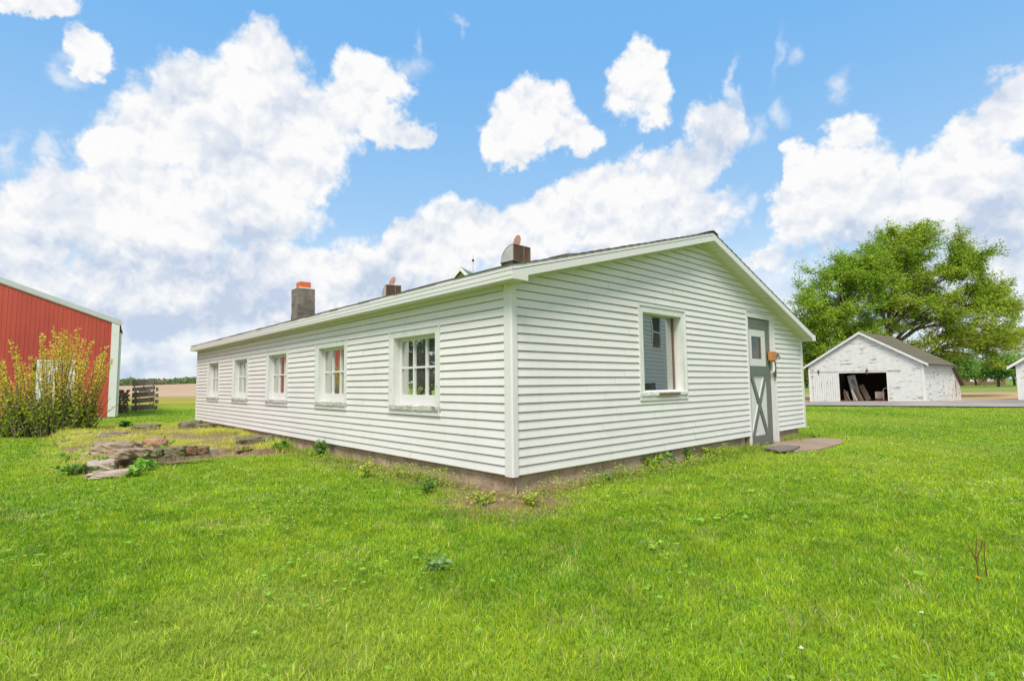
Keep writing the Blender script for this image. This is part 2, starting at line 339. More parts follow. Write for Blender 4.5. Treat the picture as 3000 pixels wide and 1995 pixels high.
# ------------------------------------------------------------------ ground
TH = math.radians(42.422)      # turn of the shed
SX, SY = np.array([math.cos(TH), math.sin(TH)]), np.array([-math.sin(TH), math.cos(TH)])
def terrain(x, y):
    x = np.asarray(x, float); y = np.asarray(y, float)
    r = sstep(.62*x+.78*y, 13, 34)*sstep(x, 1, 9)
    h = -.35*r - .22*sstep(y, 27, 36)*sstep(x, 5, 15)
    d = np.hypot(x, y)
    left = sstep(-x, -10, 10)
    # rolling ploughed field rising on the left
    h = h + left*(-.25*sstep(d, 30, 60) + (2.1+.9*sstep(x/np.maximum(y, 1), -.75, -.55))*sstep(d, 90, 260))
    h = h + .012*(vnoise(x*1.3, y*1.3, 3)-.5)*sstep(d, 2, 6)
    # gentle hollow in front of the near corner
    return h
def region_cols(x, y):
    """base colour of the land by place"""
    d = np.hypot(x, y); n = fbm(x*.5, y*.5, 5); n2 = fbm(x*.05+3, y*.05, 9); n3 = fbm(x*2.2, y*2.2, 15)
    c = np.zeros(x.shape+(3,))
    lawn = np.array([.20, .34, .020]); lawn2 = np.array([.33, .43, .035])
    c[:] = lawn + (lawn2-lawn)*n[..., None]
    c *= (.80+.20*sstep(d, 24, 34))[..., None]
    def put(mask, col, col2, nn):
        m = np.clip(mask, 0, 1)[..., None]; cc = np.array(col)+(np.array(col2)-np.array(col))*nn[..., None]
        return c*(1-m)+cc*m
    # left: mown edge, yellow flowering strip, then tan ploughed field
    lf = sstep(-x, -6, 4)*sstep(y, 8, 14)
    e = y + .42*x           # distance measured across the field edge
    c = put(lf*sstep(e+3*(n-.5), 16.5, 19), (.20, .20, .03), (.36, .26, .06), n3)
    c = put(lf*sstep(e+3*(n-.5), 20, 22.5)*(1-sstep(e, 30, 36)), (.44, .36, .02), (.27, .28, .03), n)
    c = put(lf*sstep(e+7*(n-.5), 29, 39), (.36, .25, .11), (.30, .30, .06), n3)
    c = put(lf*sstep(e+6*(n-.5), 46, 58), (.43, .29, .19), (.50, .36, .24), n2)
    lx = x*SX[0]+y*SX[1]; ly = x*SY[0]+y*SY[1]; ex = .55*(n3-.5)
    bare = np.maximum(np.exp(-(np.hypot(x+.05, y+.25)/.62)**4), ((ly > -.35) & (ly < 12.6) & (lx < 3))*np.exp(-((lx+.02)/(.26+ex*.3))**2))
    bare = np.maximum(bare, ((lx > -.35) & (lx < 7.3) & (ly < 3))*np.exp(-((ly+.02)/(.2+ex*.3))**2))
    c = put(bare*1.4, (.20, .13, .075), (.30, .20, .12), n3)
    # right: stubble field behind the garage, meadow beyond
    rt = sstep(x, 6, 10)
    e2 = y + .18*x
    c = put(rt*sstep(e2+.6*n, 36.6, 37.6), (.34, .22, .11), (.60, .42, .22), n3)
    c = put(rt*sstep(y+6*(n-.5), 55, 62), (.17, .24, .05), (.30, .28, .08), n)
    c = put(rt*sstep(y, 88, 100), (.13, .23, .03), (.18, .28, .05), n)
    return c
def geo(a, b, n, first):
    # spacing that grows outwards
    t = np.linspace(0, 1, n); k = 5.5
    return a + (b-a)*(np.exp(k*t)-1)/(math.exp(k)-1)
def make_ground():
    gx = np.concatenate([-geo(0, 900, 190, 0)[::-1], geo(0, 900, 190, 0)[1:]])
    gy = np.concatenate([np.linspace(-60, -6, 20)[:-1], -6+geo(0, 1100, 330, 0)])
    X, Y = np.meshgrid(gx, gy, indexing='ij'); Z = terrain(X, Y)
    V = np.stack([X, Y, Z], -1).reshape(-1, 3); nx, ny = len(gx), len(gy)
    i, j = np.meshgrid(np.arange(nx-1), np.arange(ny-1), indexing='ij'); a = (i*ny+j).ravel()
    F = np.stack([a, a+ny, a+ny+1, a+1], -1).ravel()
    m = bpy.data.materials.new('turf_and_fields'); m.use_nodes = True; k = NT(m.node_tree); b = m.node_tree.nodes['Principled BSDF']
    b.inputs['Roughness'].default_value = .95; b.inputs['Specular IOR Level'].default_value = .1
    col = k.n('ShaderNodeVertexColor', layer_name='tint').outputs[0]; tc = k.n('ShaderNodeTexCoord').outputs['Object']
    n = k.noise(tc, 9, 6, .7); n2 = k.noise(k.v('MULTIPLY', tc, (.25, 1.2, 1)), 1.0, 6, .65)
    c = k.mix(k.ss(n, .35, .7, 0, .45), col, k.mix(1.0, col, (.45, .5, .5, 1), 'MULTIPLY'))
    c = k.mix(k.ss(n2, .4, .7, 0, .35), c, k.mix(1.0, col, (1.35, 1.25, 1.2, 1), 'MULTIPLY'))
    k.put(b.inputs['Base Color'], c)
    bn = k.n('ShaderNodeBump'); bn.inputs['Strength'].default_value = .6; bn.inputs['Distance'].default_value = .05; k.link(n, bn.inputs['Height']); k.link(bn.outputs[0], b.inputs['Normal'])
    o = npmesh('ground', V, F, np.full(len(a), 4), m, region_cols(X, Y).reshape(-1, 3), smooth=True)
    tag(o, kind='structure')
make_ground()
def drape(name, poly, mat, z=.006, kind='structure', n=10, thick=0):
    """a sheet lying on the terrain, bounded by a quad of four corners"""
    P = np.array(poly, float); u = np.linspace(0, 1, n*4); w = np.linspace(0, 1, n)
    U, W = np.meshgrid(u, w, indexing='ij')
    Q = ((1-U)*(1-W))[..., None]*P[0]+(U*(1-W))[..., None]*P[1]+(U*W)[..., None]*P[2]+((1-U)*W)[..., None]*P[3]
    Z = terrain(Q[..., 0], Q[..., 1])+z
    V = np.concatenate([Q, Z[..., None]], -1).reshape(-1, 3); ny = n
    i, j = np.meshgrid(np.arange(n*4-1), np.arange(n-1), indexing='ij'); a = (i*ny+j).ravel()
    o = npmesh(name, V, np.stack([a, a+ny, a+ny+1, a+1], -1).ravel(), np.full(len(a), 4), mat, smooth=True)
    return tag(o, kind=kind)
drape('driveway', [(6, 24.9), (60, 8.6), (64, 26), (6, 36.5)], ASPHALT, .05, n=24)

# ------------------------------------------------------------------ the white shed (local x along the gable wall, y along the eave wall)
W, L, ZB, CH = 7.29, 12.35, .19, .083
XR, ZR = 3.66, 3.125                 # ridge
ZEL, ZER = 2.109, 1.885              # roof edge left, right
OX, OXR, OY = .17, .15, .20
def rooftop(x):
    return ZEL+(ZR-ZEL)*(x+OX)/(XR+OX) if x <= XR else ZR+(ZER-ZR)*(x-XR)/(W+OXR-XR)
shed = empty('farm_shed', (0, 0, 0), TH, 'long low white vinyl-sided farm shed with gabled roof, chimney and roof vents', 'shed')

def siding(mb, P, u0, u1, z0, ztop, ch, holes, lip=.017, gap=.0085, topf=None, joints=None, seed=0):
    """lapped courses on a wall; P(u, out, z) gives the point; holes are (u0,u1,z0,z1)"""
    rnd = random.Random(seed); k = 0; z = z0
    while z < ztop-1e-4:
        z1 = min(z+ch, ztop)
        cuts = sorted({z, z1} | {h[i] for h in holes for i in (2, 3) if z < h[i] < z1})
        js = [(u0, 0.0)] 
        if joints:
            step = joints; off = rnd.uniform(.3, 1.0)*step; o = 0
            while u0+off < u1-.3: o ^= 1; js.append((u0+off, .0014*o)); off += step*rnd.uniform(.85, 1.15)
        js.append((u1, 0))
        for a, b in zip(cuts[:-1], cuts[1:]):
            segs = [(u0, u1)]
            for h in holes:
                if h[2] < b-1e-5 and h[3] > a+1e-5:
                    ns = []
                    for s, e in segs:
                        if h[1] <= s or h[0] >= e: ns.append((s, e)); continue
                        if h[0] > s: ns.append((s, h[0]))
                        if h[1] < e: ns.append((h[1], e))
                    segs = ns
            for s, e in segs:
                for (ja, jo), (jb, _) in zip(js[:-1], js[1:]):
                    sa, ea = max(s, ja), min(e, jb)
                    if ea-sa < .002: continue
                    def prof(zz): return lip-(lip-.003)*(zz-z)/ch+jo
                    lo, hi = a, b
                    def lim(zz):      # clip by the roof line
                        if topf is None: return sa, ea
                        l, r = topf(zz); return max(sa, l), min(ea, r)
                    top = min(hi, z1-gap) if abs(hi-z1) < 1e-6 else hi
                    l0, r0 = lim(lo); l1, r1 = lim(top)
                    if r0-l0 < .004: continue
                    if r1 < l1: l1 = r1 = (l0+r0)/2
                    mb.face([P(l0, prof(lo), lo), P(r0, prof(lo), lo), P(r1, prof(top), top), P(l1, prof(top), top)])
                    if abs(lo-z) < 1e-6: mb.face([P(l0, -.014, lo), P(r0, -.014, lo), P(r0, prof(lo), lo), P(l0, prof(lo), lo)])
                    if abs(hi-z1) < 1e-6: # dark groove under the next lip
                        mb.face([P(l1, prof(top), top), P(r1, prof(top), top), P(r1, -.014, top), P(l1, -.014, top)])
                        mb.face([P(l1, -.014, top), P(r1, -.014, top), P(r1, -.014, hi), P(l1, -.014, hi)])
        z += ch; k += 1

PL = lambda u, o, z: (-o, u, z)       # eave wall, facing left
PR = lambda u, o, z: (u, -o, z)       # gable wall, facing the lawn
WIN = [(10.165, 11.24), (7.96, 9.05), (5.73, 6.84), (3.44, 4.53), (1.15, 2.24)]
WZ0, WZ1 = .695, 1.70
FW = (2.05, 3.13, .822, 1.982)
DR = (4.99, 6.06, -.10, 2.168)
holesL = [(a, b, WZ0, WZ1) for a, b in WIN]
def gable_lim(zz):
    # left and right where the wall meets the rake
    zt = zz+.115
    l = (zt-ZEL)/(ZR-ZEL)*(XR+OX)-OX if zt > ZEL else -1
    r = XR+(zt-ZR)/(ZER-ZR)*(W+OXR-XR) if zt > ZER else 99
    return l, r
mb = MB(); siding(mb, PL, .078, L-.06, ZB, 1.985, CH, holesL, joints=3.6, seed=3); mb.build('eave_wall', VINYL, shed)
mb = MB(); siding(mb, PR, .046, W-.06, ZB, 3.03, CH, [FW, DR], topf=gable_lim, joints=3.4, seed=5); mb.build('gable_wall', VINYL, shed)
# unseen sides: plain lapped walls
PBk = lambda u, o, z: (u, L+o, z); PRt = lambda u, o, z: (W+o, u, z)
mb = MB(); siding(mb, PBk, .06, W-.06, ZB, 3.03, CH*2, [], topf=gable_lim); siding(mb, PRt, .05, L-.05, ZB, 1.9, CH*2, []); mb.build('rear_wall', VINYL, shed)
# inner shell that closes the building behind the siding, with openings
def shell(mb, ax, u0, u1, z0, ztop, holes, t0, t1):
    us = sorted({u0, u1} | {h[i] for h in holes for i in (0, 1)}); 
    for a, b in zip(us[:-1], us[1:]):
        zs = [(z0, ztop)]
        for h in holes:
            if h[0] < (a+b)/2 < h[1]: zs = [(z0, h[2]), (h[3], ztop)]
        for p, q in zs:
            if q-p > .01:
                if ax == 'y': mb.box(t0, t1, a, b, p, q)
                else: mb.box(a, b, t0, t1, p, q)
mb = MB()
ins = .045
shell(mb, 'y', .02, L-.02, ZB+.01, 1.9, [(a+ins, b-ins, WZ0+ins, WZ1-ins) for a, b in WIN], .018, .16)
shell(mb, 'x', .17, W-.17, ZB+.01, 1.85, [(FW[0]+ins, FW[1]-ins, FW[2]+ins, FW[3]), (4.99, 6.05, ZB, 1.852)], .018, .16)
for x0, x1 in ((.17, 2.05+ins), (3.13-ins, 5.2), (5.2, W-.17)):
    zt = min(rooftop(x0), rooftop(x1))-.18
    if zt > 1.86: mb.hexa([(x0, .018, 1.852), (x1, .018, 1.852), (x1, .16, 1.852), (x0, .16, 1.852)], [(x0, .018, rooftop(x0)-.16), (x1, .018, rooftop(x1)-.16), (x1, .16, rooftop(x1)-.16), (x0, .16, rooftop(x0)-.16)])
mb.hexa([(2.05+ins, .018, FW[3]), (3.13-ins, .018, FW[3]), (3.13-ins, .16, FW[3]), (2.05+ins, .16, FW[3])], [(2.05+ins, .018, rooftop(2.1)-.16), (3.13-ins, .018, rooftop(3.1)-.16), (3.13-ins, .16, rooftop(3.1)-.16), (2.05+ins, .16, rooftop(2.1)-.16)])
mb.box(W-.12, W-.02, .02, L-.02, .2, 1.75); mb.box(.17, W-.17, L-.12, L-.03, .2, 2.0)
mb.build('inner_shell', DARKIN, shed)
# an inner partition gives the panes something dark grey to show
mb = MB(); mb.box(3.3, 3.36, 5.2, L-.2, -.01, 2.6); mb.build('partition', INNERW, shed)

# foundation with uneven parging and a ledge of footing at the near corner
def rough_wall(mb, p0, p1, nrm, z0, z1, seed, amp=.012, step=.09, jag=.03, rows=6):
    p0 = np.array(p0, float); p1 = np.array(p1, float); Ln = np.linalg.norm(p1-p0); n = max(2, int(Ln/step)); nrm = np.array(nrm, float)
    r = np.random.default_rng(seed); g = np.zeros((n+1, rows+1, 3))
    for i in range(n+1):
        t = i/n; q = p0+(p1-p0)*t
        for j in range(rows+1):
            s = j/rows; z = z0+(z1-z0)*s
            o = amp*(2*vnoise(np.array([t*Ln*4.0]), np.array([s*2.0]), seed)[0]-1)+amp*.7*r.uniform(-1, 1)
            g[i, j] = (q[0]+nrm[0]*o, q[1]+nrm[1]*o, z)
    for i in range(n):
        for j in range(rows): mb.face([g[i, j], g[i+1, j], g[i+1, j+1], g[i, j+1]])
mb = MB()
rough_wall(mb, (.045, .0), (.045, L-.06), (-1, 0), -.45, ZB+.02, 1)
rough_wall(mb, (.02, .04), (5.02, .04), (0, -1), -.45, ZB+.02, 2)
rough_wall(mb, (6.03, .04), (W-.22, .04), (0, -1), -.45, ZB+.02, 4)
rough_wall(mb, (W-.22, .04), (W-.22, L), (1, 0), -.45, ZB+.02, 6)
mb.box(.17, W-.35, .17, L-.1, -.3, -.02)
mb.build('foundation', CONCRETE, shed)
mb = MB(); nA, nB = 130, 9; gr = []
for i in range(nA+1):
    t = i/nA*5.6; row = []
    if t < 3.6: q = np.array([.04, 3.6-t]); nr = np.array([-1, 0.])
    else: q = np.array([t-3.6, .04]); nr = np.array([0., -1])
    if abs(t-3.6) < .25: nr = np.array([-1., -1])*.85
    wd = (.19+.07*math.sin(t*2.1)+.10*vnoise(np.array([t*5.]), np.array([1.]), 4)[0])*min(1, t/1.2)*min(1, (5.6-t)/1.4)
    for j in range(nB+1):
        s_ = j/nB; hh = (.07*(1-s_)**1.3-.032)+.045*(vnoise(np.array([t*14.]), np.array([s_*5.]), 6)[0]-.5)
        p = q+nr*wd*s_; row.append((p[0], p[1], hh*min(1, t/.6)*min(1, (5.6-t)/.6)-.01))
    gr.append(row)
for i in range(nA):
    for j in range(nB): mb.face([gr[i][j], gr[i+1][j], gr[i+1][j+1], gr[i][j+1]])
mb.build('footing', SOIL, shed)

# corner posts
mb = MB(); mb.use(TRIM)
mb.hexa([(-.026, .080, ZB-.012), (-.026, -.012, ZB-.012), (-.012, -.026, ZB-.012), (.048, -.026, ZB-.012), (.048, .014, ZB-.012), (.014, .014, ZB-.012), (.014, .080, ZB-.012)][::-1],
        [(-.026, .080, 1.985), (-.026, -.012, 1.985), (-.012, -.026, 1.985), (.048, -.026, 1.985), (.048, .014, 1.985), (.014, .014, 1.985), (.014, .080, 1.985)][::-1])
mb.build('corner_post', FASCIA, shed)
for (x0, x1, y0, y1, zt) in ((-.026, .014, L-.075, L+.026, 1.98), (W-.062, W+.026, -.026, .014, 1.90)):
    m_ = MB(); m_.box(x0, x1, y0, y1, ZB-.012, zt); m_.build('corner_post', FASCIA, shed)
# starter strip under the siding
mb = MB(); mb.box(-.010, .012, .10, L-.08, ZB-.006, ZB+.001); mb.box(.065, 4.985, -.010, .012, ZB-.006, ZB+.001); mb.build('starter_strip', FASCIA, shed)

# roof
def roof_slab(mb, y0, y1, t0, t1, ol=0, orr=0):
    def p(x, dz): return rooftop(x)-dz
    xl, xr_ = -OX-ol, W+OXR+orr
    zl = ZEL-(ZR-ZEL)/(XR+OX)*ol; zr = ZER-(ZR-ZER)/(W+OXR-XR)*orr
    mb.hexa([(xl, y0, zl-t1), (XR, y0, ZR-t1), (XR, y1, ZR-t1), (xl, y1, zl-t1)], [(xl, y0, zl-t0), (XR, y0, ZR-t0), (XR, y1, ZR-t0), (xl, y1, zl-t0)])
    mb.hexa([(XR, y0, ZR-t1), (xr_, y0, zr-t1), (xr_, y1, zr-t1), (XR, y1, ZR-t1)], [(XR, y0, ZR-t0), (xr_, y0, zr-t0), (xr_, y1, zr-t0), (XR, y1, ZR-t0)])
YB = L+.05
mb = MB(); roof_slab(mb, -OY+.004, YB-.004, .012, .09, -.004, -.004); roof = mb.build('roof', DARKIN, shed)
# shingle courses stepping up each slope, front edge uneven
mb = MB(); rs = random.Random(4)
def course(xa, xb, za, zb, sgn):
    # one overlapping course of tabs between xa (lower edge) and xb
    y = -OY-.012
    while y < YB+.012:
        w_ = min(.30, YB+.012-y); dz = rs.uniform(0, .006); ex = rs.uniform(-.004, .004)
        mb.hexa([(xa+ex, y+.002, za+.004), (xb, y+.002, zb-.004), (xb, y+w_-.002, zb-.004), (xa+ex, y+w_-.002, za+.004)],
                [(xa+ex, y+.002, za+.013+dz), (xb, y+.002, zb+.002), (xb, y+w_-.002, zb+.002), (xa+ex, y+w_-.002, za+.013+dz)])
        y += .30
nC = 27
for i in range(nC):
    t0, t1 = i/nC, (i+1.35)/nC
    xa = -OX-.012+(XR+OX+.012)*t0; xb = min(XR, -OX-.012+(XR+OX+.012)*t1); course(xa, xb, rooftop(max(xa, -OX))-.012, rooftop(xb)-.012, 1)
    xa = W+OXR+.012-(W+OXR+.012-XR)*t0; xb = max(XR, W+OXR+.012-(W+OXR+.012-XR)*t1); course(xa, xb, rooftop(min(xa, W+OXR))-.012, rooftop(xb)-.012, -1)
for i in range(int((YB+OY)/.25)):
    y = -OY-.015+i*.25
    mb.hexa([(XR-.13, y, ZR-.02), (XR, y, ZR+.008), (XR, y+.27, ZR+.004), (XR-.13, y+.27, ZR-.024)], [(XR-.13, y, ZR-.013), (XR, y, ZR+.018), (XR, y+.27, ZR+.012), (XR-.13, y+.27, ZR-.018)])
    mb.hexa([(XR, y, ZR+.008), (XR+.13, y, ZR-.026), (XR+.13, y+.27, ZR-.03), (XR, y+.27, ZR+.004)], [(XR, y, ZR+.018), (XR+.13, y, ZR-.016), (XR+.13, y+.27, ZR-.022), (XR, y+.27, ZR+.012)])
mb.build('shingles', ROOFM, roof)
# a lifted shingle near the front edge
mb = MB(); mb.hexa([(.55, -.19, rooftop(.55)), (.80, -.19, rooftop(.8)+.0), (.80, .10, rooftop(.8)+.0), (.55, .10, rooftop(.55))],
                   [(.60, -.17, rooftop(.6)+.022), (.72, -.17, rooftop(.72)+.012), (.74, .08, rooftop(.74)+.012), (.62, .08, rooftop(.62)+.026)]); mb.build('lifted_shingle', ROOFM, roof)

def rake(mb, y0, y1, t0, t1):   # board along both rakes, thickness from t0 to t1 below the roof top
    a = (-OX-.001, rooftop(-OX)); b = (XR, ZR); c = (W+OXR+.001, rooftop(W+OXR))
    for p, q in ((a, b), (b, c)):
        mb.hexa([(p[0], y0, p[1]-t1), (q[0], y0, q[1]-t1), (q[0], y1, q[1]-t1), (p[0], y1, p[1]-t1)], [(p[0], y0, p[1]-t0), (q[0], y0, q[1]-t0), (q[0], y1, q[1]-t0), (p[0], y1, p[1]-t0)])
mb = MB(); rake(mb, -OY-.004, -OY+.003, .006, .047); mb.build('rake_drip_board', FASCIA, shed)
mb = MB(); rake(mb, -OY-.018, -OY+.002, .056, .128); mb.build('rake_fascia', FASCIA, shed)
mb = MB(); rake(mb, YB-.003, YB+.012, .006, .128); mb.build('rear_fascia', FASCIA, shed)
mb = MB(); mb.box(-OX-.006, -OX+.003, -OY-.004, YB, ZEL-.046, ZEL-.007); mb.build('eave_drip_board', FASCIA, shed)
mb = MB(); mb.box(-OX-.018, -OX+.002, -OY-.016, YB+.006, ZEL-.134, ZEL-.057); mb.box(-OX-.022, -OX-.018, -OY-.016, YB+.006, ZEL-.098, ZEL-.094)
mb.box(-OX-.018, .015, -OY-.020, -OY-.0165, ZEL-.134, ZEL-.075); mb.build('eave_fascia', FASCIA, shed)
mb = MB(); mb.box(W+OXR-.002, W+OXR+.016, -OY-.016, YB, ZER-.12, ZER-.01); mb.box(W-.02, W+OXR+.016, -OY-.020, -OY-.0165, ZER-.118, ZER-.06); mb.build('right_eave_fascia', FASCIA, shed)
# soffits with ribbed vinyl panels
mb = MB(); y = -OY
while y < YB-.02:
    y1 = min(y+.10, YB); mb.box(-OX-.002, .012, y+.003, y1-.003, ZEL-.132, ZEL-.124); y = y1
mb.box(-OX, .012, -OY, YB, ZEL-.1235, ZEL-.116); mb.build('eave_soffit', SOFFIT, shed)
mb = MB(); mb.box(W-.012, W+OXR, -OY, YB, ZER-.116, ZER-.108); mb.build('right_soffit', SOFFIT, shed)
for q in ((W-.012, W-.001, -OY+.002, -.001, ZER-.107, rooftop(W)-.112), (.002, .0115, -OY+.002, -.001, ZEL-.115, rooftop(.01)-.112), (W, W+OXR-.003, -OY+.004, -OY+.012, ZER-.107, ZER-.02)): mb = MB(); mb.box(*q); mb.build('soffit_return', SOFFIT, shed)
mb = MB()
for (xa, xb) in ((-.0, XR), (XR, W)):
    n_ = int(abs(xb-xa)/.10)
    for i in range(n_):
        p, q = xa+(xb-xa)*i/n_+.004, xa+(xb-xa)*(i+1)/n_-.004
        mb.hexa([(p, -OY+.002, rooftop(p)-.118), (q, -OY+.002, rooftop(q)-.118), (q, .004, rooftop(q)-.118), (p, .004, rooftop(p)-.118)], [(p, -OY+.002, rooftop(p)-.11), (q, -OY+.002, rooftop(q)-.11), (q, .004, rooftop(q)-.11), (p, .004, rooftop(p)-.11)])
rk = [(0, XR), (XR, W)]
for p, q in rk: mb.hexa([(p, -OY+.002, rooftop(p)-.1095), (q, -OY+.002, rooftop(q)-.1095), (q, .02, rooftop(q)-.1095), (p, .02, rooftop(p)-.1095)], [(p, -OY+.002, rooftop(p)-.10), (q, -OY+.002, rooftop(q)-.10), (q, .02, rooftop(q)-.10), (p, .02, rooftop(p)-.10)])
mb.build('rake_soffit', SOFFIT, shed)
# channel strips where the siding meets soffits
mb = MB()
for p, q in rk: mb.hexa([(p+.02, -.024, rooftop(p+.02)-.150), (q-.0, -.024, rooftop(q)-.150), (q, .0, rooftop(q)-.150), (p+.02, .0, rooftop(p+.02)-.150)], [(p+.02, -.024, rooftop(p+.02)-.119), (q, -.024, rooftop(q)-.119), (q, .0, rooftop(q)-.119), (p+.02, .0, rooftop(p+.02)-.119)])
mb.box(-.022, 0, .1, L-.08, ZEL-.160, ZEL-.133)
mb.build('siding_channel', FASCIA, shed)

# ---- windows on the eave wall
def flat_window(P, u0, u1, z0, z1, seed, name='window', label=None, front=False):
    """P(u, out, z) -> point. Casing, recess, sash with panes, sill."""
    rnd = random.Random(seed)
    def bx(m, ua, ub, oa, ob, za, zb): m.hexa([P(ua, oa, za), P(ub, oa, za), P(ub, ob, za), P(ua, ob, za)], [P(ua, oa, zb), P(ub, oa, zb), P(ub, ob, zb), P(ua, ob, zb)])
    c = .075; jt = .02
    ou0, ou1, oz0, oz1 = u0+jt, u1-jt, z0+.05, z1-jt          # outer of casing
    iu0, iu1, iz1 = ou0+c, ou1-c, oz1-c*.95
    sz = oz0+.060 if not front else oz0+.055                  # top of sill
    m = MB(); m.use(PEEL)
    bx(m, ou0, iu0, .0, .017, sz-.02, oz1); bx(m, iu1, ou1, .0, .017, sz-.02, oz1); bx(m, iu0, iu1, .0, .018, iz1, oz1)
    m.use(TRIM)
    bx(m, ou0+c-.03, iu0+.004, -.15, -.002, sz-.01, iz1+.01); bx(m, iu1-.004, iu1+.03, -.15, -.002, sz-.01, iz1+.01); bx(m, iu0, iu1, -.15, -.002, iz1-.004, iz1+.03)
    w = m.build(name, None, shed)
    if label: w['label'] = label
    m = MB(); t = .021                                        # vinyl channel round the casing
    bx(m, u0-.002, ou0-.001, -.01, .030, z0-.004, z1+.006); bx(m, ou1+.001, u1+.002, -.01, .030, z0-.004, z1+.016); bx(m, u0+t, u1-t, -.01, .028, z1-.017, z1+.004); bx(m, u0+t, u1-t, -.01, .028, z0-.004, z0+.014); bx(m, u0+t, u1-t, -.01, .012, z0+.014, oz0+.002)
    m.build('channel_trim', FASCIA, w)
    m = MB(); n = 14
    us = np.linspace(ou0-.03, ou1+.004, n)
    for a, b in zip(us[:-1], us[1:]):
        o1, o2 = .034+rnd.uniform(-.006, .006), .034+rnd.uniform(-.006, .006); zt = sz-.012+rnd.uniform(-.004, .004); zl = oz0+rnd.uniform(-.002, .004)
        m.hexa([P(a, -.13, zl), P(b, -.13, zl), P(b, o2, zl), P(a, o1, zl)], [P(a, -.13, sz+.012), P(b, -.13, sz+.012), P(b, o2, zt), P(a, o1, zt)])
    m.build('sill', SILLM if not front else PEEL, w)
    if front:
        m = MB(); bx(m, iu0+.28, iu1-.12, .005, .045, oz0-.001, sz-.022); m.build('bare_sill_patch', BROWNW, w)
    return w, (iu0, iu1, sz, iz1), bx
for i, (a, b) in enumerate(WIN):
    w, (iu0, iu1, sz, iz1), bx = flat_window(PL, a, b, WZ0, WZ1, 10+i)
    m = MB(); o0, o1 = -.105, -.070; st, br = .045, .110
    bx(m, iu0, iu0+st, o0, o1, sz, iz1); bx(m, iu1-st, iu1, o0, o1, sz, iz1); bx(m, iu0+st, iu1-st, o0, o1, sz, sz+br); bx(m, iu0+st, iu1-st, o0, o1, iz1-st*.9, iz1)
    gw = iu1-iu0-2*st; gh0, gh1 = sz+br, iz1-st*.9; zm = (gh0+gh1)/2
    for q in (1/3, 2/3): bx(m, iu0+st+gw*q-.011, iu0+st+gw*q+.011, o0+.003, o1-.002, gh0, gh1)
    bx(m, iu0+st, iu1-st, o0+.004, o1-.003, zm-.012, zm+.012)
    m.build('sash', TRIM, w)
    for ci in range(3):
        for ri in range(2):
            m = MB(); ua = iu0+st+gw*ci/3+.010; ub = iu0+st+gw*(ci+1)/3-.010; za, zb = (gh0, zm-.01) if ri == 0 else (zm+.01, gh1)
            m.face([PL(ua, -.09, za), PL(ub, -.09, za), PL(ub, -.09, zb), PL(ua, -.09, zb)]); m.build('pane', GLASS, w)
w, (iu0, iu1, sz, iz1), bx = flat_window(PR, *FW, 30, label='tall single-pane gable window with a bare wood patch on its sill', front=True)
m = MB(); m.face([PR(iu0, -.10, sz), PR(iu1, -.10, sz), PR(iu1, -.10, iz1), PR(iu0, -.10, iz1)]); m.build('pane', GLASSF, w)
m = MB(); m.box(iu1-.16, iu1-.03, .13, .17, sz-.02, iz1+.02); m.box(iu1-.028, iu1+.01, .103, .14, sz-.02, iz1); m.use(BROWNW); m.cur = 0
m.build('inner_casing', INNERW, w)
m = MB(); m.box(iu1-.045, iu1-.012, .092, .098, sz+.01, iz1-.01); m.build('bare_putty_strip', BROWNW, w)

# ---- door
door = MB(); X0, X1, Z0d, Z1d, YD = 5.085, 5.905, .012, 2.045, .035
lean = -.03
def dP(u, o, z): return (u+lean*(1-z/2.0), YD-o, z)
def dbx(m, ua, ub, oa, ob, za, zb): m.hexa([dP(ua, oa, za), dP(ub, oa, za), dP(ub, ob, za), dP(ua, ob, za)], [dP(ua, oa, zb), dP(ub, oa, zb), dP(ub, ob, zb), dP(ua, ob, zb)])
door.use(DOORG); dbx(door, X0, X0+.045, 0, .03, Z0d, Z1d); dbx(door, X1-.145, X1, 0, .032, Z0d, Z1d); dbx(door, X0+.045, X1-.145, 0, .031, Z1d-.165, Z1d); dbx(door, X0+.045, X1-.145, 0, .031, Z0d, Z0d+.155)
dr = door.build('door', None, shed); dr['label'] = 'olive grey and white plank door with a cross brace and small window'
m = MB(); m.box(X0-.06, X1+.02, YD+.002, YD+.035, Z0d, Z1d); m.build('door_core', DARKIN, dr)
m = MB(); za, zb = Z1d-.765, Z1d-.17; ua, ub = X0+.05, X1-.15
wz0, wz1, wu0, wu1 = za+.115, zb-.115, ua+.095, ub-.16
dbx(m, ua, wu0, 0, .024, za, zb); dbx(m, wu1, ub, 0, .024, za, zb); dbx(m, wu0, wu1, 0, .024, za, wz0); dbx(m, wu0, wu1, 0, .024, wz1, zb); m.build('upper_panel', DOORW, dr)
m = MB(); m.face([dP(wu0, .009, wz0), dP(wu1, .009, wz0), dP(wu1, .009, wz1), dP(wu0, .009, wz1)]); m.build('door_window', GLASS, dr)
m = MB(); dbx(m, wu1-.028, wu1, .010, .020, wz0, wz1); dbx(m, wu0, wu1, .010, .019, wz0, wz0+.015); m.build('window_bead', BROWNW, dr)
m = MB(); dbx(m, ua, ub, 0, .033, za-.155, za-.004); m.build('middle_rail', DOORGR, dr)
m = MB(); lz0, lz1 = Z0d+.157, za-.158; dbx(m, ua, ub, 0, .012, lz0, lz1); m.build('lower_panel', DOORW, dr)
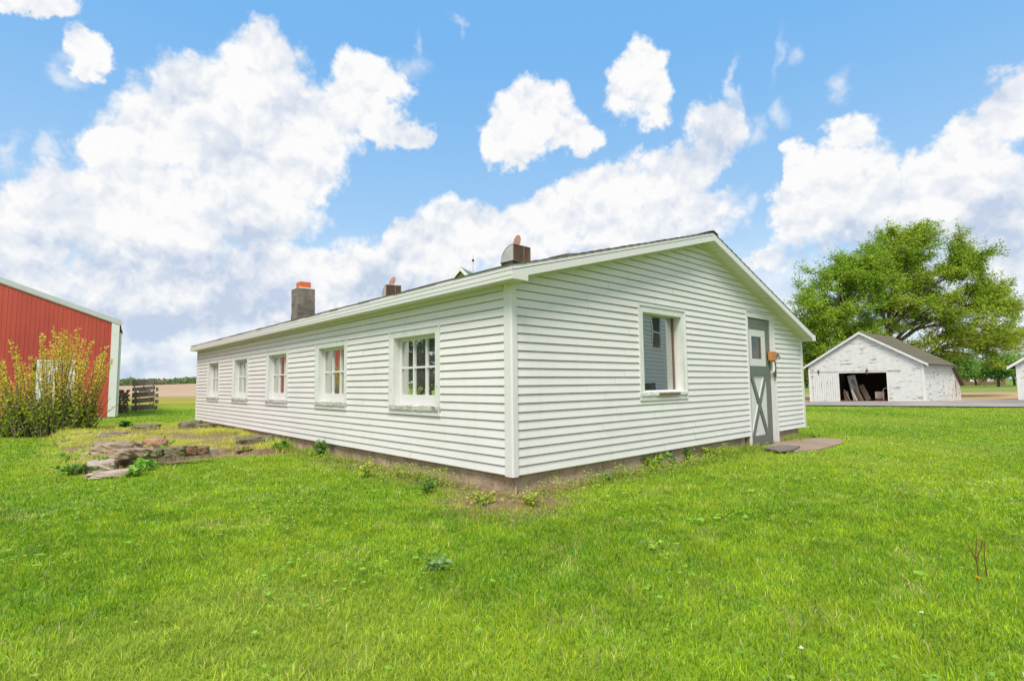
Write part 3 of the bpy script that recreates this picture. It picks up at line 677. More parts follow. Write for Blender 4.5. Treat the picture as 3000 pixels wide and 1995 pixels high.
for s_, oo in ((1, .030), (-1, .0315)):
    m = MB(); hw = .045; um = (ua, ub) if s_ == 1 else (ub, ua)
    p = [(um[0]-s_*0, lz0), (um[0]+s_*hw*2, lz0), (um[1], lz1), (um[1]-s_*hw*2, lz1)]
    if s_ < 0: p = p[::-1]
    m.hexa([dP(u, .0125, z) for u, z in p], [dP(u, oo, z) for u, z in p]); m.build('cross_brace', DOORG, dr)
    m = MB(); q = [(u-.022*s_, z) for u, z in p]; m.hexa([dP(u, .0122, z) for u, z in q], [dP(u, .020, z) for u, z in q]); m.build('worn_brace_edge', PEEL, dr)
m = MB(); m.box(X1-.13, X1+.075, -.075, -.018, 1.375, 1.525); m.build('lock_block', ORANGEW, dr, bevel=.004)['label'] = 'orange new lumber block holding the latch'
m = MB(); m.box(X1+.04, X1+.12, -.085, -.076, 1.43, 1.47); m.tube([(X1+.085, -.09, 1.45), (X1+.13, -.105, 1.455), (X1+.145, -.095, 1.41), (X1+.10, -.088, 1.40)], .009, 6); m.tube([(X1+.06, -.088, 1.49), (X1+.10, -.10, 1.47)], .012, 6); m.build('latch', METALD, dr)
m = MB(); m.tube([(X1-.05, -.02, 1.36), (X1-.035, -.055, 1.33), (X1-.03, -.06, 1.25), (X1-.04, -.055, 1.19), (X1-.05, -.02, 1.17)], [.012, .02, .022, .02, .012], 8); m.build('handle', PEEL, dr)
m = MB(); m.box(X1+.055, X1+.11, -.045, -.026, 1.10, 1.34); m.box(X1+.07, X1+.095, -.05, -.046, 1.13, 1.31); m.build('strike_plate', RUST, dr)
fr = MB(); fr.use(PEEL)
dbx(fr, X0-.085, X0-.006, -.02, YD+.012, .0, 2.06); dbx(fr, X1+.006, X1+.125, -.10, YD+.012, .02, 2.06)
fr.box(X0-.09, X1+.125, -.014, .12, 2.058, 2.145); fr.build('door_frame', None, shed)
m = MB(); m.box(4.985, 5.006, -.03, .02, -.02, 2.165); m.box(6.028, 6.05, -.03, .02, -.01, 2.165); m.box(5.006, 6.028, -.028, .02, 2.148, 2.168); m.build('door_channel', FASCIA, shed)
for q in ((4.90, 5.0, .0, .06, -.12, .2), (6.0, 6.05, .0, .06, -.12, .12)): m = MB(); m.box(*q); m.build('rotten_post_foot', BROWNW, shed)
m = MB(); m.box(5.0, 6.0, .02, .15, -.2, .01); m.build('threshold', BROWNW, shed)

# ---- chimney
ch = MB(); cx0, cy0, cw = 1.15, 8.5, .40
zz = 2.2; tops = 3.285; rows = int((tops-zz)/.2)
for i in range(rows+1):
    za = tops-.2*(i+1)+.006; zb = tops-.2*i
    j = .003*((i*7) % 3-1)
    ch.box(cx0+j, cx0+cw+j, cy0-j, cy0+cw-j, za, zb)
chm = ch.build('chimney', BLOCK, shed, bevel=.006)
m = MB(); m.box(cx0+.008, cx0+cw-.008, cy0+.008, cy0+cw-.008, 2.2, tops-.01); m.hexa([(cx0+.01, cy0+.01, tops-.005), (cx0+cw-.01, cy0+.01, tops-.005), (cx0+cw-.01, cy0+cw-.01, tops-.005), (cx0+.01, cy0+cw-.01, tops-.005)],
       [(cx0+.06, cy0+.06, tops+.03), (cx0+cw-.06, cy0+.06, tops+.03), (cx0+cw-.06, cy0+cw-.06, tops+.03), (cx0+.06, cy0+cw-.06, tops+.03)]); m.build('mortar_cap', MORTAR, chm)
m = MB(); f0, f1 = .075, .325; zt = tops+.165
for (a, b, c_, d) in ((f0, f1, f0, f0+.03), (f0, f1, f1-.03, f1), (f0, f0+.03, f0+.03, f1-.03), (f1-.03, f1, f0+.03, f1-.03)): m.box(cx0+a, cx0+b, cy0+c_, cy0+d, tops, zt)
m.build('flue', CLAY, chm, bevel=.008)

# ---- roof vents: quarter-round cowls with a mesh front and a round damper disc above
MESHM = bpy.data.materials.new('rusty_mesh'); MESHM.use_nodes = True
_k = NT(MESHM.node_tree); _b = MESHM.node_tree.nodes['Principled BSDF']; _b.inputs['Roughness'].default_value = .8
_tc = _k.n('ShaderNodeTexCoord').outputs['Object']; _k.put(_b.inputs['Base Color'], _k.mix(_k.noise(_tc, 20, 4), (.20, .12, .075, 1), (.36, .22, .13, 1)))
def vent(x, y, zb, rz, label, w=.305, h=.205, d=.22):
    v = MB(); v.box(-.0, w, 0, d, -.16, .0)   # curb under the cowl
    v.box(-.008, w+.008, -.012, d+.01, -.012, .0)
    root = v.build('roof_vent', ROOFM, shed); root.location = (x, y, zb); root.rotation_euler = (0, 0, rz); root['label'] = label
    n = 12; arc = [(d*math.sin(math.pi/2*i/n), h*math.cos(math.pi/2*i/n)) for i in range(n+1)]
    for xa in (0, w-.006):
        m = MB(); m.hexa([(xa, 0, 0)]+[(xa, a, b) for a, b in arc][::-1], [(xa+.006, 0, 0)]+[(xa+.006, a, b) for a, b in arc][::-1]); m.build('side_panel', GALV, root)
    m = MB()
    for (a, b), (c_, e) in zip(arc[:-1], arc[1:]): m.hexa([(-.004, a, b), (w+.004, a, b), (w+.004, c_, e), (-.004, c_, e)], [(-.004, a*1.03, b*1.03+.002), (w+.004, a*1.03, b*1.03+.002), (w+.004, c_*1.03, e*1.03+.002), (-.004, c_*1.03, e*1.03+.002)])
    m.build('cowl', GALV, root)
    m = MB(); nx, nz = 8, 7   # expanded mesh: slanting strands
    for i in range(-nz, nx+1):
        for sg in (1, -1):
            pa = []
            for q in range(0, nz+1):
                xx = (i+q if sg == 1 else i+nz-q)*w/nx
                if 0 <= xx <= w: pa.append((xx, -.004 if sg == 1 else -.006, q*h/nz))
            if len(pa) > 1: m.bar(pa[0], pa[-1], .0036, .003, (0, 1, 0))
    for xx in (0, w*.62, w): m.bar((xx, -.006, 0), (xx, -.006, h), .010, .008, (0, 1, 0))
    for q in (0, h): m.bar((0, -.006, q), (w, -.006, q), .012, .008, (0, 0, 1))
    m.build('mesh_screen', MESHM, root)
    m = MB(); nn = 20; c0 = Vector((w*.50, d*.35, h+.078)); nrm = Vector((-.25, -.93, .25)).normalized(); uu = Vector((0, 0, 1)).cross(nrm).normalized(); vv = nrm.cross(uu); vv = (vv+uu*.35)
    ring = [c0+uu*(.050*math.cos(2*math.pi*i/nn))+vv*(.095*math.sin(2*math.pi*i/nn)) for i in range(nn)]
    m.hexa([tuple(p-nrm*.006) for p in ring], [tuple(p+nrm*.004) for p in ring]); m.build('damper_disc', RUSTP, root)
    return root
vent(1.10, 1.16, 2.585, math.radians(2), 'nearer rusty roof vent with a quarter-round cowl and mesh front')
vent(1.12, 4.40, 2.555, math.radians(-14), 'farther rusty roof vent with a quarter-round cowl and mesh front', w=.26, h=.19, d=.25)

# ------------------------------------------------------------------ red barn
A = math.radians(36.5)
barn = empty('red_barn', (-13.875, 13.685, 0), math.pi+A, 'red ribbed-steel barn with white corner trim behind the shrub', 'barn')
# local x runs along the front to the left, local y points away from the camera side (into the barn is -y)
BD = 16.0
def btop(u): return 3.33+.372*max(u-.05, 0) if u < 4.3 else 3.33+.372*4.25-.372*(u-4.3)
mb = MB(); u = .21
BDOOR = (1.15, 2.11, .06, 1.93)
def bcol(m, a, b, o, za=.05):
    # vertical strip of steel, clipped by the rake and the door
    segs = [(za, None)]
    if a < BDOOR[1] and b > BDOOR[0]: segs = [(BDOOR[3], None)]
    for s, _ in segs: m.face([(a, o, s), (b, o, s), (b, o, btop(b)), (a, o, btop(a))])
while u < 8.5:
    # rib profile: pan, flank, rib, flank
    xs = [(u, .0), (u+.185, .0), (u+.200, .009), (u+.213, .009), (u+.228, .0)]
    for (a, oa), (b, ob) in zip(xs[:-1], xs[1:]):
        za = .05 if not (a < BDOOR[1] and b > BDOOR[0]) else BDOOR[3]
        mb.face([(b, ob, za), (a, oa, za), (a, oa, btop(a)), (b, ob, btop(b))])
    mb.face([(u+.09, .0, BDOOR[3]), (u+.09, .006, BDOOR[3]), (u+.09, .006, btop(u)), (u+.09, 0, btop(u))])
    u += .228
mb.build('front_wall', REDM, barn)
mb = MB(); mb.box(.02, .04, -BD, -.02, .05, 3.3); mb.box(8.5, 8.6, -BD, -.02, .05, 3.3)
mb.face([(.04, -BD, .05), (8.6, -BD, .05), (8.6, -BD, 3.3), (4.3, -BD, 4.9), (.04, -BD, 3.3)]); mb.box(.05, 8.5, -.14, -.02, .05, .3); mb.build('side_wall', BARNW, barn)
mb = MB(); mb.box(.0, .21, -.0, .030, .04, btop(.1)-.01); mb.box(-.012, .0, -.20, .030, .04, 3.28); mb.build('corner_trim', BARNW, barn)
mb = MB(); mb.tube([(-.045, -.10, .05), (-.045, -.10, 2.98)], .04, 8); mb.build('downspout', BARNW, barn)
mb = MB()
for (a, b) in ((-.05, 4.3), (4.3, 8.7)):
    za, zb = (btop(max(a, .05))-.0 if a < 0 else btop(a))-(.06 if a < 0 else 0), btop(b)
    for (y0, y1, t0, t1, mt) in ((-.02, .05, -.02, .145, GALVR),):
        mb.use(mt); mb.hexa([(a, y0, za+t0), (b, y0, zb+t0), (b, y1, zb+t0), (a, y1, za+t0)], [(a, y0, za+t1), (b, y0, zb+t1), (b, y1, zb+t1), (a, y1, za+t1)])
    mb.use(BARNW); mb.hexa([(a, .0, za-.045), (b, .0, zb-.045), (b, .034, zb-.045), (a, .034, za-.045)], [(a, .0, za-.021), (b, .0, zb-.021), (b, .034, zb-.021), (a, .034, za-.021)])
mb.build('rake_trim', None, barn)
mb = MB()
mb.hexa([(-.06, -BD-.1, 3.26), (4.3, -BD-.1, 4.92), (4.3, -.021, 4.92), (-.06, -.021, 3.26)], [(-.06, -BD-.1, 3.36), (4.3, -BD-.1, 5.02), (4.3, -.021, 5.02), (-.06, -.021, 3.36)])
mb.hexa([(4.3, -BD-.1, 4.92), (8.7, -BD-.1, 3.28), (8.7, -.021, 3.28), (4.3, -.021, 4.92)], [(4.3, -BD-.1, 5.02), (8.7, -BD-.1, 3.38), (8.7, -.021, 3.38), (4.3, -.021, 5.02)])
mb.build('roof', GALVR, barn)
mb = MB(); mb.hexa([(-.0, -.22, 3.02), (-.0, -.9, 3.02), (-.11, -.9, 3.0), (-.11, -.22, 3.0)][::-1], [(-.0, -.22, 3.26), (-.0, -.9, 3.26), (-.05, -.9, 3.22), (-.05, -.22, 3.22)][::-1]); mb.build('track_hood', RUST, barn)
mb = MB(); mb.use(BARNW)
mb.box(BDOOR[0]-.01, BDOOR[0]+.06, -.01, .034, .05, BDOOR[3]); mb.box(BDOOR[1]-.06, BDOOR[1]+.01, -.01, .034, .05, BDOOR[3]); mb.box(BDOOR[0]-.01, BDOOR[1]+.01, -.01, .036, BDOOR[3]-.001, BDOOR[3]+.06); dfr = mb.build('door_frame', None, barn)
mb = MB(); mb.box(BDOOR[0]+.061, BDOOR[1]-.061, -.03, .012, .06, BDOOR[3]-.002); bdr = mb.build('door', BARNW, barn); bdr['label'] = 'white barn door half hidden by the shrub'
mb = MB(); mb.tube([(BDOOR[0]+.12, .015, .98), (BDOOR[0]+.12, .06, .98)], .025, 8); mb.build('handle', METALD, bdr)
mb = MB(); rough_wall(mb, (8.5, -.0), (.0, -.0), (0, 1), -.2, .045, 9, rows=2); mb.box(.6, 1.0, .0, .10, -.1, .055); mb.build('foundation', KERBM, barn)

# ------------------------------------------------------------------ weathered garage
AG = math.radians(50); GP = (26.272, 29.024, 0)
gar = empty('weathered_garage', GP, -AG, 'weathered white clapboard garage with an open sliding door and lean-to, under the big trees', 'garage')
# local x: along the front (0 at right corner, -6.8 at left), local y: back into the garage
GW, GD, GLD = -6.85, 7.4, 10.0
GO = (-4.88, -2.0, -.9, 1.55)
def gtop(x): return 1.98+(4.30-1.98)*(1-abs(x-GW/2)/(abs(GW)/2+.31))
PG = lambda u, o, z: (u, -o, z)
def glim(zz):
    t = (zz+.05-1.98)/(4.30-1.98)
    if t <= 0: return -99, 99
    half = (1-t)*(abs(GW)/2+.31); return GW/2-half, GW/2+half
mb = MB(); siding(mb, PG, GW, 0, -.9, 4.2, .135, [GO], lip=.018, gap=.013, topf=glim, seed=8)
mb.box(GW+.02, GW+.08, .03, 3, -.9, 1.9)
gfw = mb.build('front_wall', OLDW, gar)
mb = MB(); mb.hexa([(GW+.02, .018, -.9), (GO[0], .018, -.9), (GO[0], .08, -.9), (GW+.02, .08, -.9)], [(GW+.02, .018, 1.95), (GO[0], .018, 1.95), (GO[0], .08, 1.95), (GW+.02, .08, 1.95)])
mb.box(GO[1], -.02, .018, .08, -.9, 1.95); mb.box(GO[0], GO[1], .018, .08, GO[3], 1.95); mb.hexa([(GW+.05, .018, 1.951), (-.05, .018, 1.951), (-.05, .08, 1.951), (GW+.05, .08, 1.951)], [(GW/2-.05, .018, 4.2), (GW/2+.05, .018, 4.2), (GW/2+.05, .08, 4.2), (GW/2-.05, .08, 4.2)])
mb.box(GW+.02, GW+.1, .08, GD, -.9, 1.95); mb.box(-.1, -.02, .08, GLD-.05, -.9, .5); mb.box(-.1, -.02, .08, GD-.05, .5, 1.95); mb.box(GW+.1, -.1, GD-.1, GD, -.9, 2.4); mb.box(GW, 0, .02, GD, -.75, -.40); mb.build('inner_wall', BROWNW, gar)
PS = lambda u, o, z: (o, u, z)
mb = MB(); siding(mb, PS, .0, GD, -.9, 1.97, .135, [], lip=.016, gap=.010, seed=9)
def lim2(zz): return GD, (GD+.02+(1.97-zz)/(1.97-.57)*(GLD-GD+.0) if zz > .57 else GLD)
siding(mb, PS, GD, GLD, -.9, 1.97, .135, [], lip=.016, gap=.010, topf=lim2, seed=9)
gsw = mb.build('side_wall', OLDW, gar); gsw['label'] = 'lean-to end wall of peeling white boards'
mb = MB(); mb.box(-.11, .026, -.032, .0, -.9, 1.96); mb.box(.0, .026, .0, .1, -.9, 1.96); mb.build('corner_board', OLDTRIM, gar)
mb = MB(); mb.box(GW-.02, GW+.10, -.030, .0, -.9, 1.9); mb.build('corner_board', OLDTRIM, gar)
mb = MB()
for i in range(6): mb.box(.012, .028, 3.9+i*.62, 3.93+i*.62, -.05, .95)
mb.box(.012, .03, 3.6, 7.2, -.07, -.04); mb.build('boarded_opening', OLDTRIM, gar)
mb = MB(); mb.box(.012, .05, 8.35, 8.43, -.1, .95); mb.box(.012, .07, 8.25, 8.53, -.13, -.09); mb.build('iron_strap', METALD, gar)
zp = lambda x: gtop(x)+.04
hx = abs(GW)/2+.31; xl, xr2, xm = GW/2-hx, GW/2+hx, GW/2
mb = MB(); yb = GD+.05
mb.hexa([(xl, -.18, 1.98), (xm, -.18, 4.30), (xm, yb, 4.30), (xl, yb, 1.98)], [(xl, -.18, 2.05), (xm, -.18, 4.38), (xm, yb, 4.38), (xl, yb, 2.05)])
# right slope sags and has lifted courses towards the back
n = 10
for i in range(n):
    for j in range(12):
        x0, x1 = xm+(xr2-xm)*i/n, xm+(xr2-xm)*(i+1)/n+.02; y0, y1 = -.18+(yb+.18)*j/12, -.18+(yb+.18)*(j+1)/12
        z = lambda x, y: 4.30+(1.98-4.30)*(x-xm)/(xr2-xm)-.10*math.sin(math.pi*(y+.18)/yb)*math.sin(math.pi*(x-xm)/(xr2-xm))
        mb.hexa([(x0, y0, z(x0, y0)), (x1, y0, z(x1, y0)), (x1, y1, z(x1, y1)), (x0, y1, z(x0, y1))], [(x0, y0, z(x0, y0)+.06), (x1, y0, z(x1, y0)+.085), (x1, y1, z(x1, y1)+.085), (x0, y1, z(x0, y1)+.06)])
mb.hexa([(xl+.1, yb, 1.95), (xr2-.1, yb, 1.95), (xr2-.1, GLD+.35, .52), (xl+.1, GLD+.35, .52)], [(xl+.1, yb, 2.06), (xr2-.1, yb, 2.06), (xr2-.1, GLD+.35, .62), (xl+.1, GLD+.35, .62)])
mb.build('roof', MOSSR, gar)
mb = MB()
for p, q in (((xl, 1.98), (xm, 4.30)), ((xm, 4.30), (xr2, 1.98))):
    mb.hexa([(p[0], -.20, p[1]-.10), (q[0], -.20, q[1]-.10), (q[0], -.155, q[1]-.10), (p[0], -.155, p[1]-.10)], [(p[0], -.20, p[1]+.05), (q[0], -.20, q[1]+.05), (q[0], -.155, q[1]+.05), (p[0], -.155, p[1]+.05)])
mb.build('rake_board', OLDTRIM, gar)
for i in range(13): mb = MB(); mb.box(.03, .26, .3+i*.55, .36+i*.55, 1.86, 1.95); mb.build('rafter_tail', OLDTRIM, gar)
mb = MB(); y = GW+.28
while y < GO[0]+.02:
    w_ = .145; mb.box(y+.009, min(y+w_, GO[0]+.03)-.009, -.085, -.045, -.62, 1.56); y += w_
gd = mb.build('sliding_door', OLDV, gar); gd['label'] = 'slid-open plank door of peeling white boards'
mb = MB(); mb.box(GW+.05, -1.2, -.05, -.016, 1.64, 1.70); mb.build('door_rail', pmat('rust_streaked_rail', (.66, .62, .56), .8, (.34, .20, .12), 5, .8, stretch=(1, 1, 4)), gar)
for x in (-6.2, -3.15):
    mb = MB(); mb.box(x, x+.07, -.10, -.051, 1.44, 1.78); mb.tube([(x+.035, -.12, 1.70), (x+.035, -.06, 1.70)], .07, 10); mb.build('door_hanger', RUST, gar)
mb = MB(); mb.box(GO[0]-.02, GO[1], -.045, -.014, GO[3]-.01, GO[3]+.07); mb.box(GO[1]-.002, GO[1]+.07, -.045, -.014, -.6, GO[3]+.06); mb.build('opening_trim', OLDTRIM, gar)

# things kept in the open garage
def inG(x, y, z=0): v = Matrix.Rotation(-AG, 3, 'Z') @ Vector((x, y, z)); return Vector((GP[0]+v.x, GP[1]+v.y, v.z+GP[2]))
FLR = -.395
def gthing(name, x, y, z, label, cat, rz=0, group=None): return empty(name, inG(x, y, z), -AG+rz, label, cat, group)
OLDBD = pmat('dusty_brown_plank', (.20, .135, .09), .9, (.12, .085, .06), 8, .8, stretch=(1, 1, 1))
PAPERW = pmat('dusty_white_panel', (.50, .51, .47), .8, (.38, .39, .35), 3, .6)
def lean_board(x, y, w, h, t, tilt, mat, name, label, cat, z=FLR, group=None, holes=0):
    m = MB(); m.bar((0, 0, 0), (tilt, .12, h), t, w, (1, 0, 0) if False else (0, 1, 0)) if False else None
    d = Vector((tilt, 0, h)); r = Vector((h, 0, -tilt)).normalized()*w
    p = [Vector((0, 0, 0)), r, r+d, d]
    if holes:
        m.hexa([tuple(p[0]), tuple(p[0]+r*.3), tuple(p[3]+r*.3), tuple(p[3])], [tuple(q+Vector((0, t, 0))) for q in (p[0], p[0]+r*.3, p[3]+r*.3, p[3])])
        m.hexa([tuple(p[0]+r*.7), tuple(p[1]), tuple(p[2]), tuple(p[3]+r*.7)], [tuple(q+Vector((0, t, 0))) for q in (p[0]+r*.7, p[1], p[2], p[3]+r*.7)])
        for i in range(holes+1):
            a = p[0]+r*.3+d*(i/holes*.93); m.hexa([tuple(a), tuple(a+r*.4), tuple(a+r*.4+d*.07), tuple(a+d*.07)], [tuple(q+Vector((0, t, 0))) for q in (a, a+r*.4, a+r*.4+d*.07, a+d*.07)])
    else: m.hexa([tuple(q) for q in p], [tuple(q+Vector((0, t, 0))) for q in p])
    o = m.build(name, mat); o.location = inG(x, y, z); o.rotation_euler = (0, 0, -AG); tag(o, label, cat, group); return o
lean_board(-4.28, .75, .50, 1.72, .03, -.32, PAPERW, 'off_white_sheet', 'tall off-white panel leaning in the open garage doorway', 'panel')
lean_board(-4.02, .45, .09, .75, .04, -.30, PAPERW, 'white_plank', 'short white plank at the foot of the leaning off-white panel', 'plank')
lean_board(-3.72, .50, .15, 1.45, .03, -.60, OLDBD, 'brown_board', 'long brown board leaning in the garage beside the off-white panel', 'board')
lean_board(-3.52, .80, .32, 1.02, .03, -.42, OLDBD, 'wide_brown_board', 'wide dark brown board leaning rightmost in the garage doorway', 'board')
lean_board(-3.92, .60, .24, .78, .03, -.30, OLDBD, 'slotted_board', 'brown slotted board standing between white plank and long brown board', 'board', holes=4)
lean_board(-4.48, .62, .03, .78, .03, -.34, GALV, 'metal_rod', 'thin pale metal rod leaning left of the off-white panel', 'rod')
lean_board(-4.80, .70, .30, .62, .03, -.10, BROWNW, 'short_plank', 'short reddish brown plank nearest the sliding door edge', 'plank')
g = gthing('storage_box', -2.98, .85, FLR+.17, 'tan box with dark hand holes on the red tarp', 'box', .2)
mb = MB(); mb.box(0, .52, 0, .4, 0, .46); mb.build('carton', pmat('tan_carton', (.60, .53, .42), .85, (.48, .42, .34), 5, .6), g, bevel=.01)
for a, b in ((.14, .32), (.34, .30), (.24, .22)):
    mb = MB(); mb.box(a, a+.055, -.004, .001, b, b+.04); mb.build('hole', DARKIN, g)
mb = MB(); mb.box(.10, .40, -.004, .001, .10, .14); mb.build('strap_slot', DARKIN, g)
g = gthing('hand_truck', -2.42, .55, FLR, 'silver tubular hand truck with a round-topped handle in the garage doorway', 'hand truck')
mb = MB(); pts = [(0, 0, .0), (0, 0, .68)]+[(.20-.20*math.cos(math.pi*i/8), 0, .68+.20*math.sin(math.pi*i/8)) for i in range(1, 9)]+[(.40, 0, 0)]
mb.tube(pts, .022, 8); mb.build('frame', GALV, g)
mb = MB(); mb.box(0, .40, -.22, 0, 0, .012); mb.build('toe_plate', METALD, g)
for x in (-.05, .42):
    mb = MB(); mb.tube([(x, .08, .10), (x+.05, .08, .10)], .10, 14); mb.build('wheel', DARKIN, g)
mb = MB(); rr = np.random.default_rng(4); gx = np.linspace(-3.0, -2.05, 14); gy = np.linspace(.9, 1.9, 8)
hh = rr.uniform(.02, .20, (14, 8)); hh[0:3] *= 1.2
for i in range(13):
    for j in range(7): mb.face([(gx[a], gy[b], FLR+.02+hh[a, b]*.9) for a, b in ((i, j), (i+1, j), (i+1, j+1), (i, j+1))])
for i in range(13): mb.face([(gx[i], gy[0], FLR+.0), (gx[i+1], gy[0], FLR+.0), (gx[i+1], gy[0], FLR+.02+hh[i+1, 0]*.9), (gx[i], gy[0], FLR+.02+hh[i, 0]*.9)])
tp = mb.build('red_tarp', pmat('red_tarp', (.30, .04, .03), .6, (.2, .02, .02), 4, .6)); tp.location = GP; tp.rotation_euler = (0, 0, -AG); tag(tp, 'crumpled red tarp on the garage floor behind the hand truck', 'tarp')

# ------------------------------------------------------------------ white shed at the right edge of the view
d_ = ray(2985, 1172); t_ = 36.5/d_[1]; RP = CAM+d_*t_
rsd = empty('white_outbuilding', (RP[0], RP[1], 0), -math.radians(49), 'white clapboard outbuilding beside the driveway at the far right edge', 'outbuilding')
RL = 6.0; rz0, re, rr_ = -.75, 2.05, 4.2
def rlim(zz):
    t = (zz-re)/(rr_-re)
    return (-99, 99) if t <= 0 else (RL/2*t, RL-RL/2*t)
mb = MB(); siding(mb, PG, 0, RL, rz0, rr_, .15, [], lip=.014, gap=.006, topf=rlim, seed=2); mb.build('front_wall', OLDW, rsd)
mb = MB(); mb.box(.0, .03, .0, 6, rz0, re); mb.box(RL-.03, RL, 0, 6, rz0, re); mb.face([(0, 6, rz0), (RL, 6, rz0), (RL, 6, re), (RL/2, 6, rr_), (0, 6, re)]); mb.build('side_wall', OLDW, rsd)
mb = MB(); mb.box(-.02, .12, -.035, .0, rz0, re-.02); mb.build('corner_board', OLDTRIM, rsd)
mb = MB()
for p, q in (((-.45, re-.36), (RL/2, rr_)), ((RL/2, rr_), (RL+.45, re-.36))):
    mb.hexa([(p[0], -.25, p[1]+.02), (q[0], -.25, q[1]+.02), (q[0], 6.2, q[1]+.02), (p[0], 6.2, p[1]+.02)], [(p[0], -.25, p[1]+.12), (q[0], -.25, q[1]+.12), (q[0], 6.2, q[1]+.12), (p[0], 6.2, p[1]+.12)])
mb.build('roof', MOSSR, rsd)
mb = MB()
for p, q in (((-.45, re-.36), (RL/2, rr_)), ((RL/2, rr_), (RL+.45, re-.36))):
    mb.hexa([(p[0], -.29, p[1]-.06), (q[0], -.29, q[1]-.06), (q[0], -.251, q[1]-.06), (p[0], -.251, p[1]-.06)], [(p[0], -.29, p[1]+.13), (q[0], -.29, q[1]+.13), (q[0], -.251, q[1]+.13), (p[0], -.251, p[1]+.13)])
mb.build('rake_board', OLDTRIM, rsd)

# ------------------------------------------------------------------ farmhouse whose gable shows above the shed roof
d_ = ray(1356, 785); t_ = 30/d_[1]; HP = CAM+d_*t_; HZ = HP[2]
fh = empty('green_roofed_house', (HP[0], HP[1], 0), math.radians(-18), 'cream farmhouse with a green roof, only its gable peak above the shed roof', 'house')
mb = MB(); mb.face([(-3.4, 0, -.3), (3.4, 0, -.3), (3.4, 0, HZ-3.5), (0, 0, HZ-.15), (-3.4, 0, HZ-3.5)]); mb.box(-3.4, 3.4, .0, 9, -.3, HZ-3.55); mb.build('wall', CREAMW, fh)
mb = MB()
for sx in (-1, 1):
    mb.hexa([(0, -.35, HZ-.08), (sx*3.8, -.35, HZ-4.0), (sx*3.8, 9.2, HZ-4.0), (0, 9.2, HZ-.08)], [(0, -.35, HZ), (sx*3.8, -.35, HZ-3.92), (sx*3.8, 9.2, HZ-3.92), (0, 9.2, HZ)])
mb.build('roof', GREENR, fh)
mb = MB()
for sx in (-1, 1): mb.hexa([(0, -.40, HZ-.24), (sx*3.8, -.40, HZ-4.16), (sx*3.8, -.36, HZ-4.16), (0, -.36, HZ-.24)], [(0, -.40, HZ+.0), (sx*3.8, -.40, HZ-3.92), (sx*3.8, -.36, HZ-3.92), (0, -.36, HZ+.0)])
mb.build('rake_board', OLDTRIM, fh)
lr = empty('lightning_rod', (HP[0]+.50, HP[1]+1.2, HZ-.03), 0, 'thin lightning rod with a dark ball standing on the green roof ridge', 'lightning rod')
mb = MB(); mb.tube([(0, 0, 0), (0, 0, 1.05)], .014, 6); mb.build('rod', METALD, lr)
mb = MB(); mb.tube([(0, 0, .66), (0, 0, .70), (0, 0, .74), (0, 0, .78), (0, 0, .82)], [.02, .07, .085, .07, .02], 10); mb.build('ball', pmat('dark_glass_ball', (.03, .035, .05), .3), lr, smooth=True)

# ------------------------------------------------------------------ white two-storey house out to the right (seen mirrored in the gable window)
WL = np.array([18.8, -9.6]); wp = SX*WL[0]+SY*WL[1]
wh = empty('white_farmhouse', (wp[0], wp[1], 0), TH+math.radians(168.3), 'tall white vinyl-sided farmhouse mirrored in the gable window', 'house')
mb = MB(); siding(mb, PG, -.3, 7.0, .25, 6.4, .17, [(.82, 1.87, 2.6, 3.98), (4.6, 5.6, 2.6, 3.98)], lip=.03, gap=.026); mb.build('wall', VINYL, wh)
mb = MB(); mb.box(-.28, 6.98, .03, 6, 0, 6.3); mb.build('inner_core', DARKIN, wh)
for (a, b) in ((.82, 1.87), (4.6, 5.6)):
    mb = MB(); mb.box(a-.08, a, -.05, .02, 2.52, 4.06); mb.box(b, b+.08, -.05, .02, 2.52, 4.06); mb.box(a, b, -.05, .02, 3.98, 4.06); mb.box(a, b, -.06, .02, 2.52, 2.60); mb.box(a, b, -.03, .02, 3.26, 3.33); wf = mb.build('window', TRIM, wh)
    mb = MB(); mb.box(a, b, .0, .012, 2.6, 3.98); mb.build('pane', DARKIN, wf)
mb = MB(); mb.hexa([(-.7, -.4, 6.3), (7.4, -.4, 6.3), (7.4, 6.4, 6.3), (-.7, 6.4, 6.3)], [(-.6, 2.9, 8.2), (7.3, 2.9, 8.2), (7.3, 3.1, 8.2), (-.6, 3.1, 8.2)]); mb.build('roof', MOSSR, wh)
sp = SX*14.6+SY*-7.6
cv = empty('low_dark_slats', (sp[0], sp[1], 0), TH+math.radians(168.3), 'low dark slatted stand-in for dark shapes mirrored before the white farmhouse', 'bin')  # added for unidentified dark shapes low in the gable window reflection
mb = MB()
for i in range(5): mb.box(i*.2, i*.2+.17, 0, .04, 0, 1.0)
mb.box(0, .97, .04, .6, 0, .95); mb.build('body', DARKIN, cv)

# ------------------------------------------------------------------ old wooden rack with stacked firewood
RKP = G(372, 1209); cr = empty('wooden_rack', (RKP[0], RKP[1], -.02), math.radians(32), 'old grey board rack with posts and a framed opening, leaning by the field', 'rack')
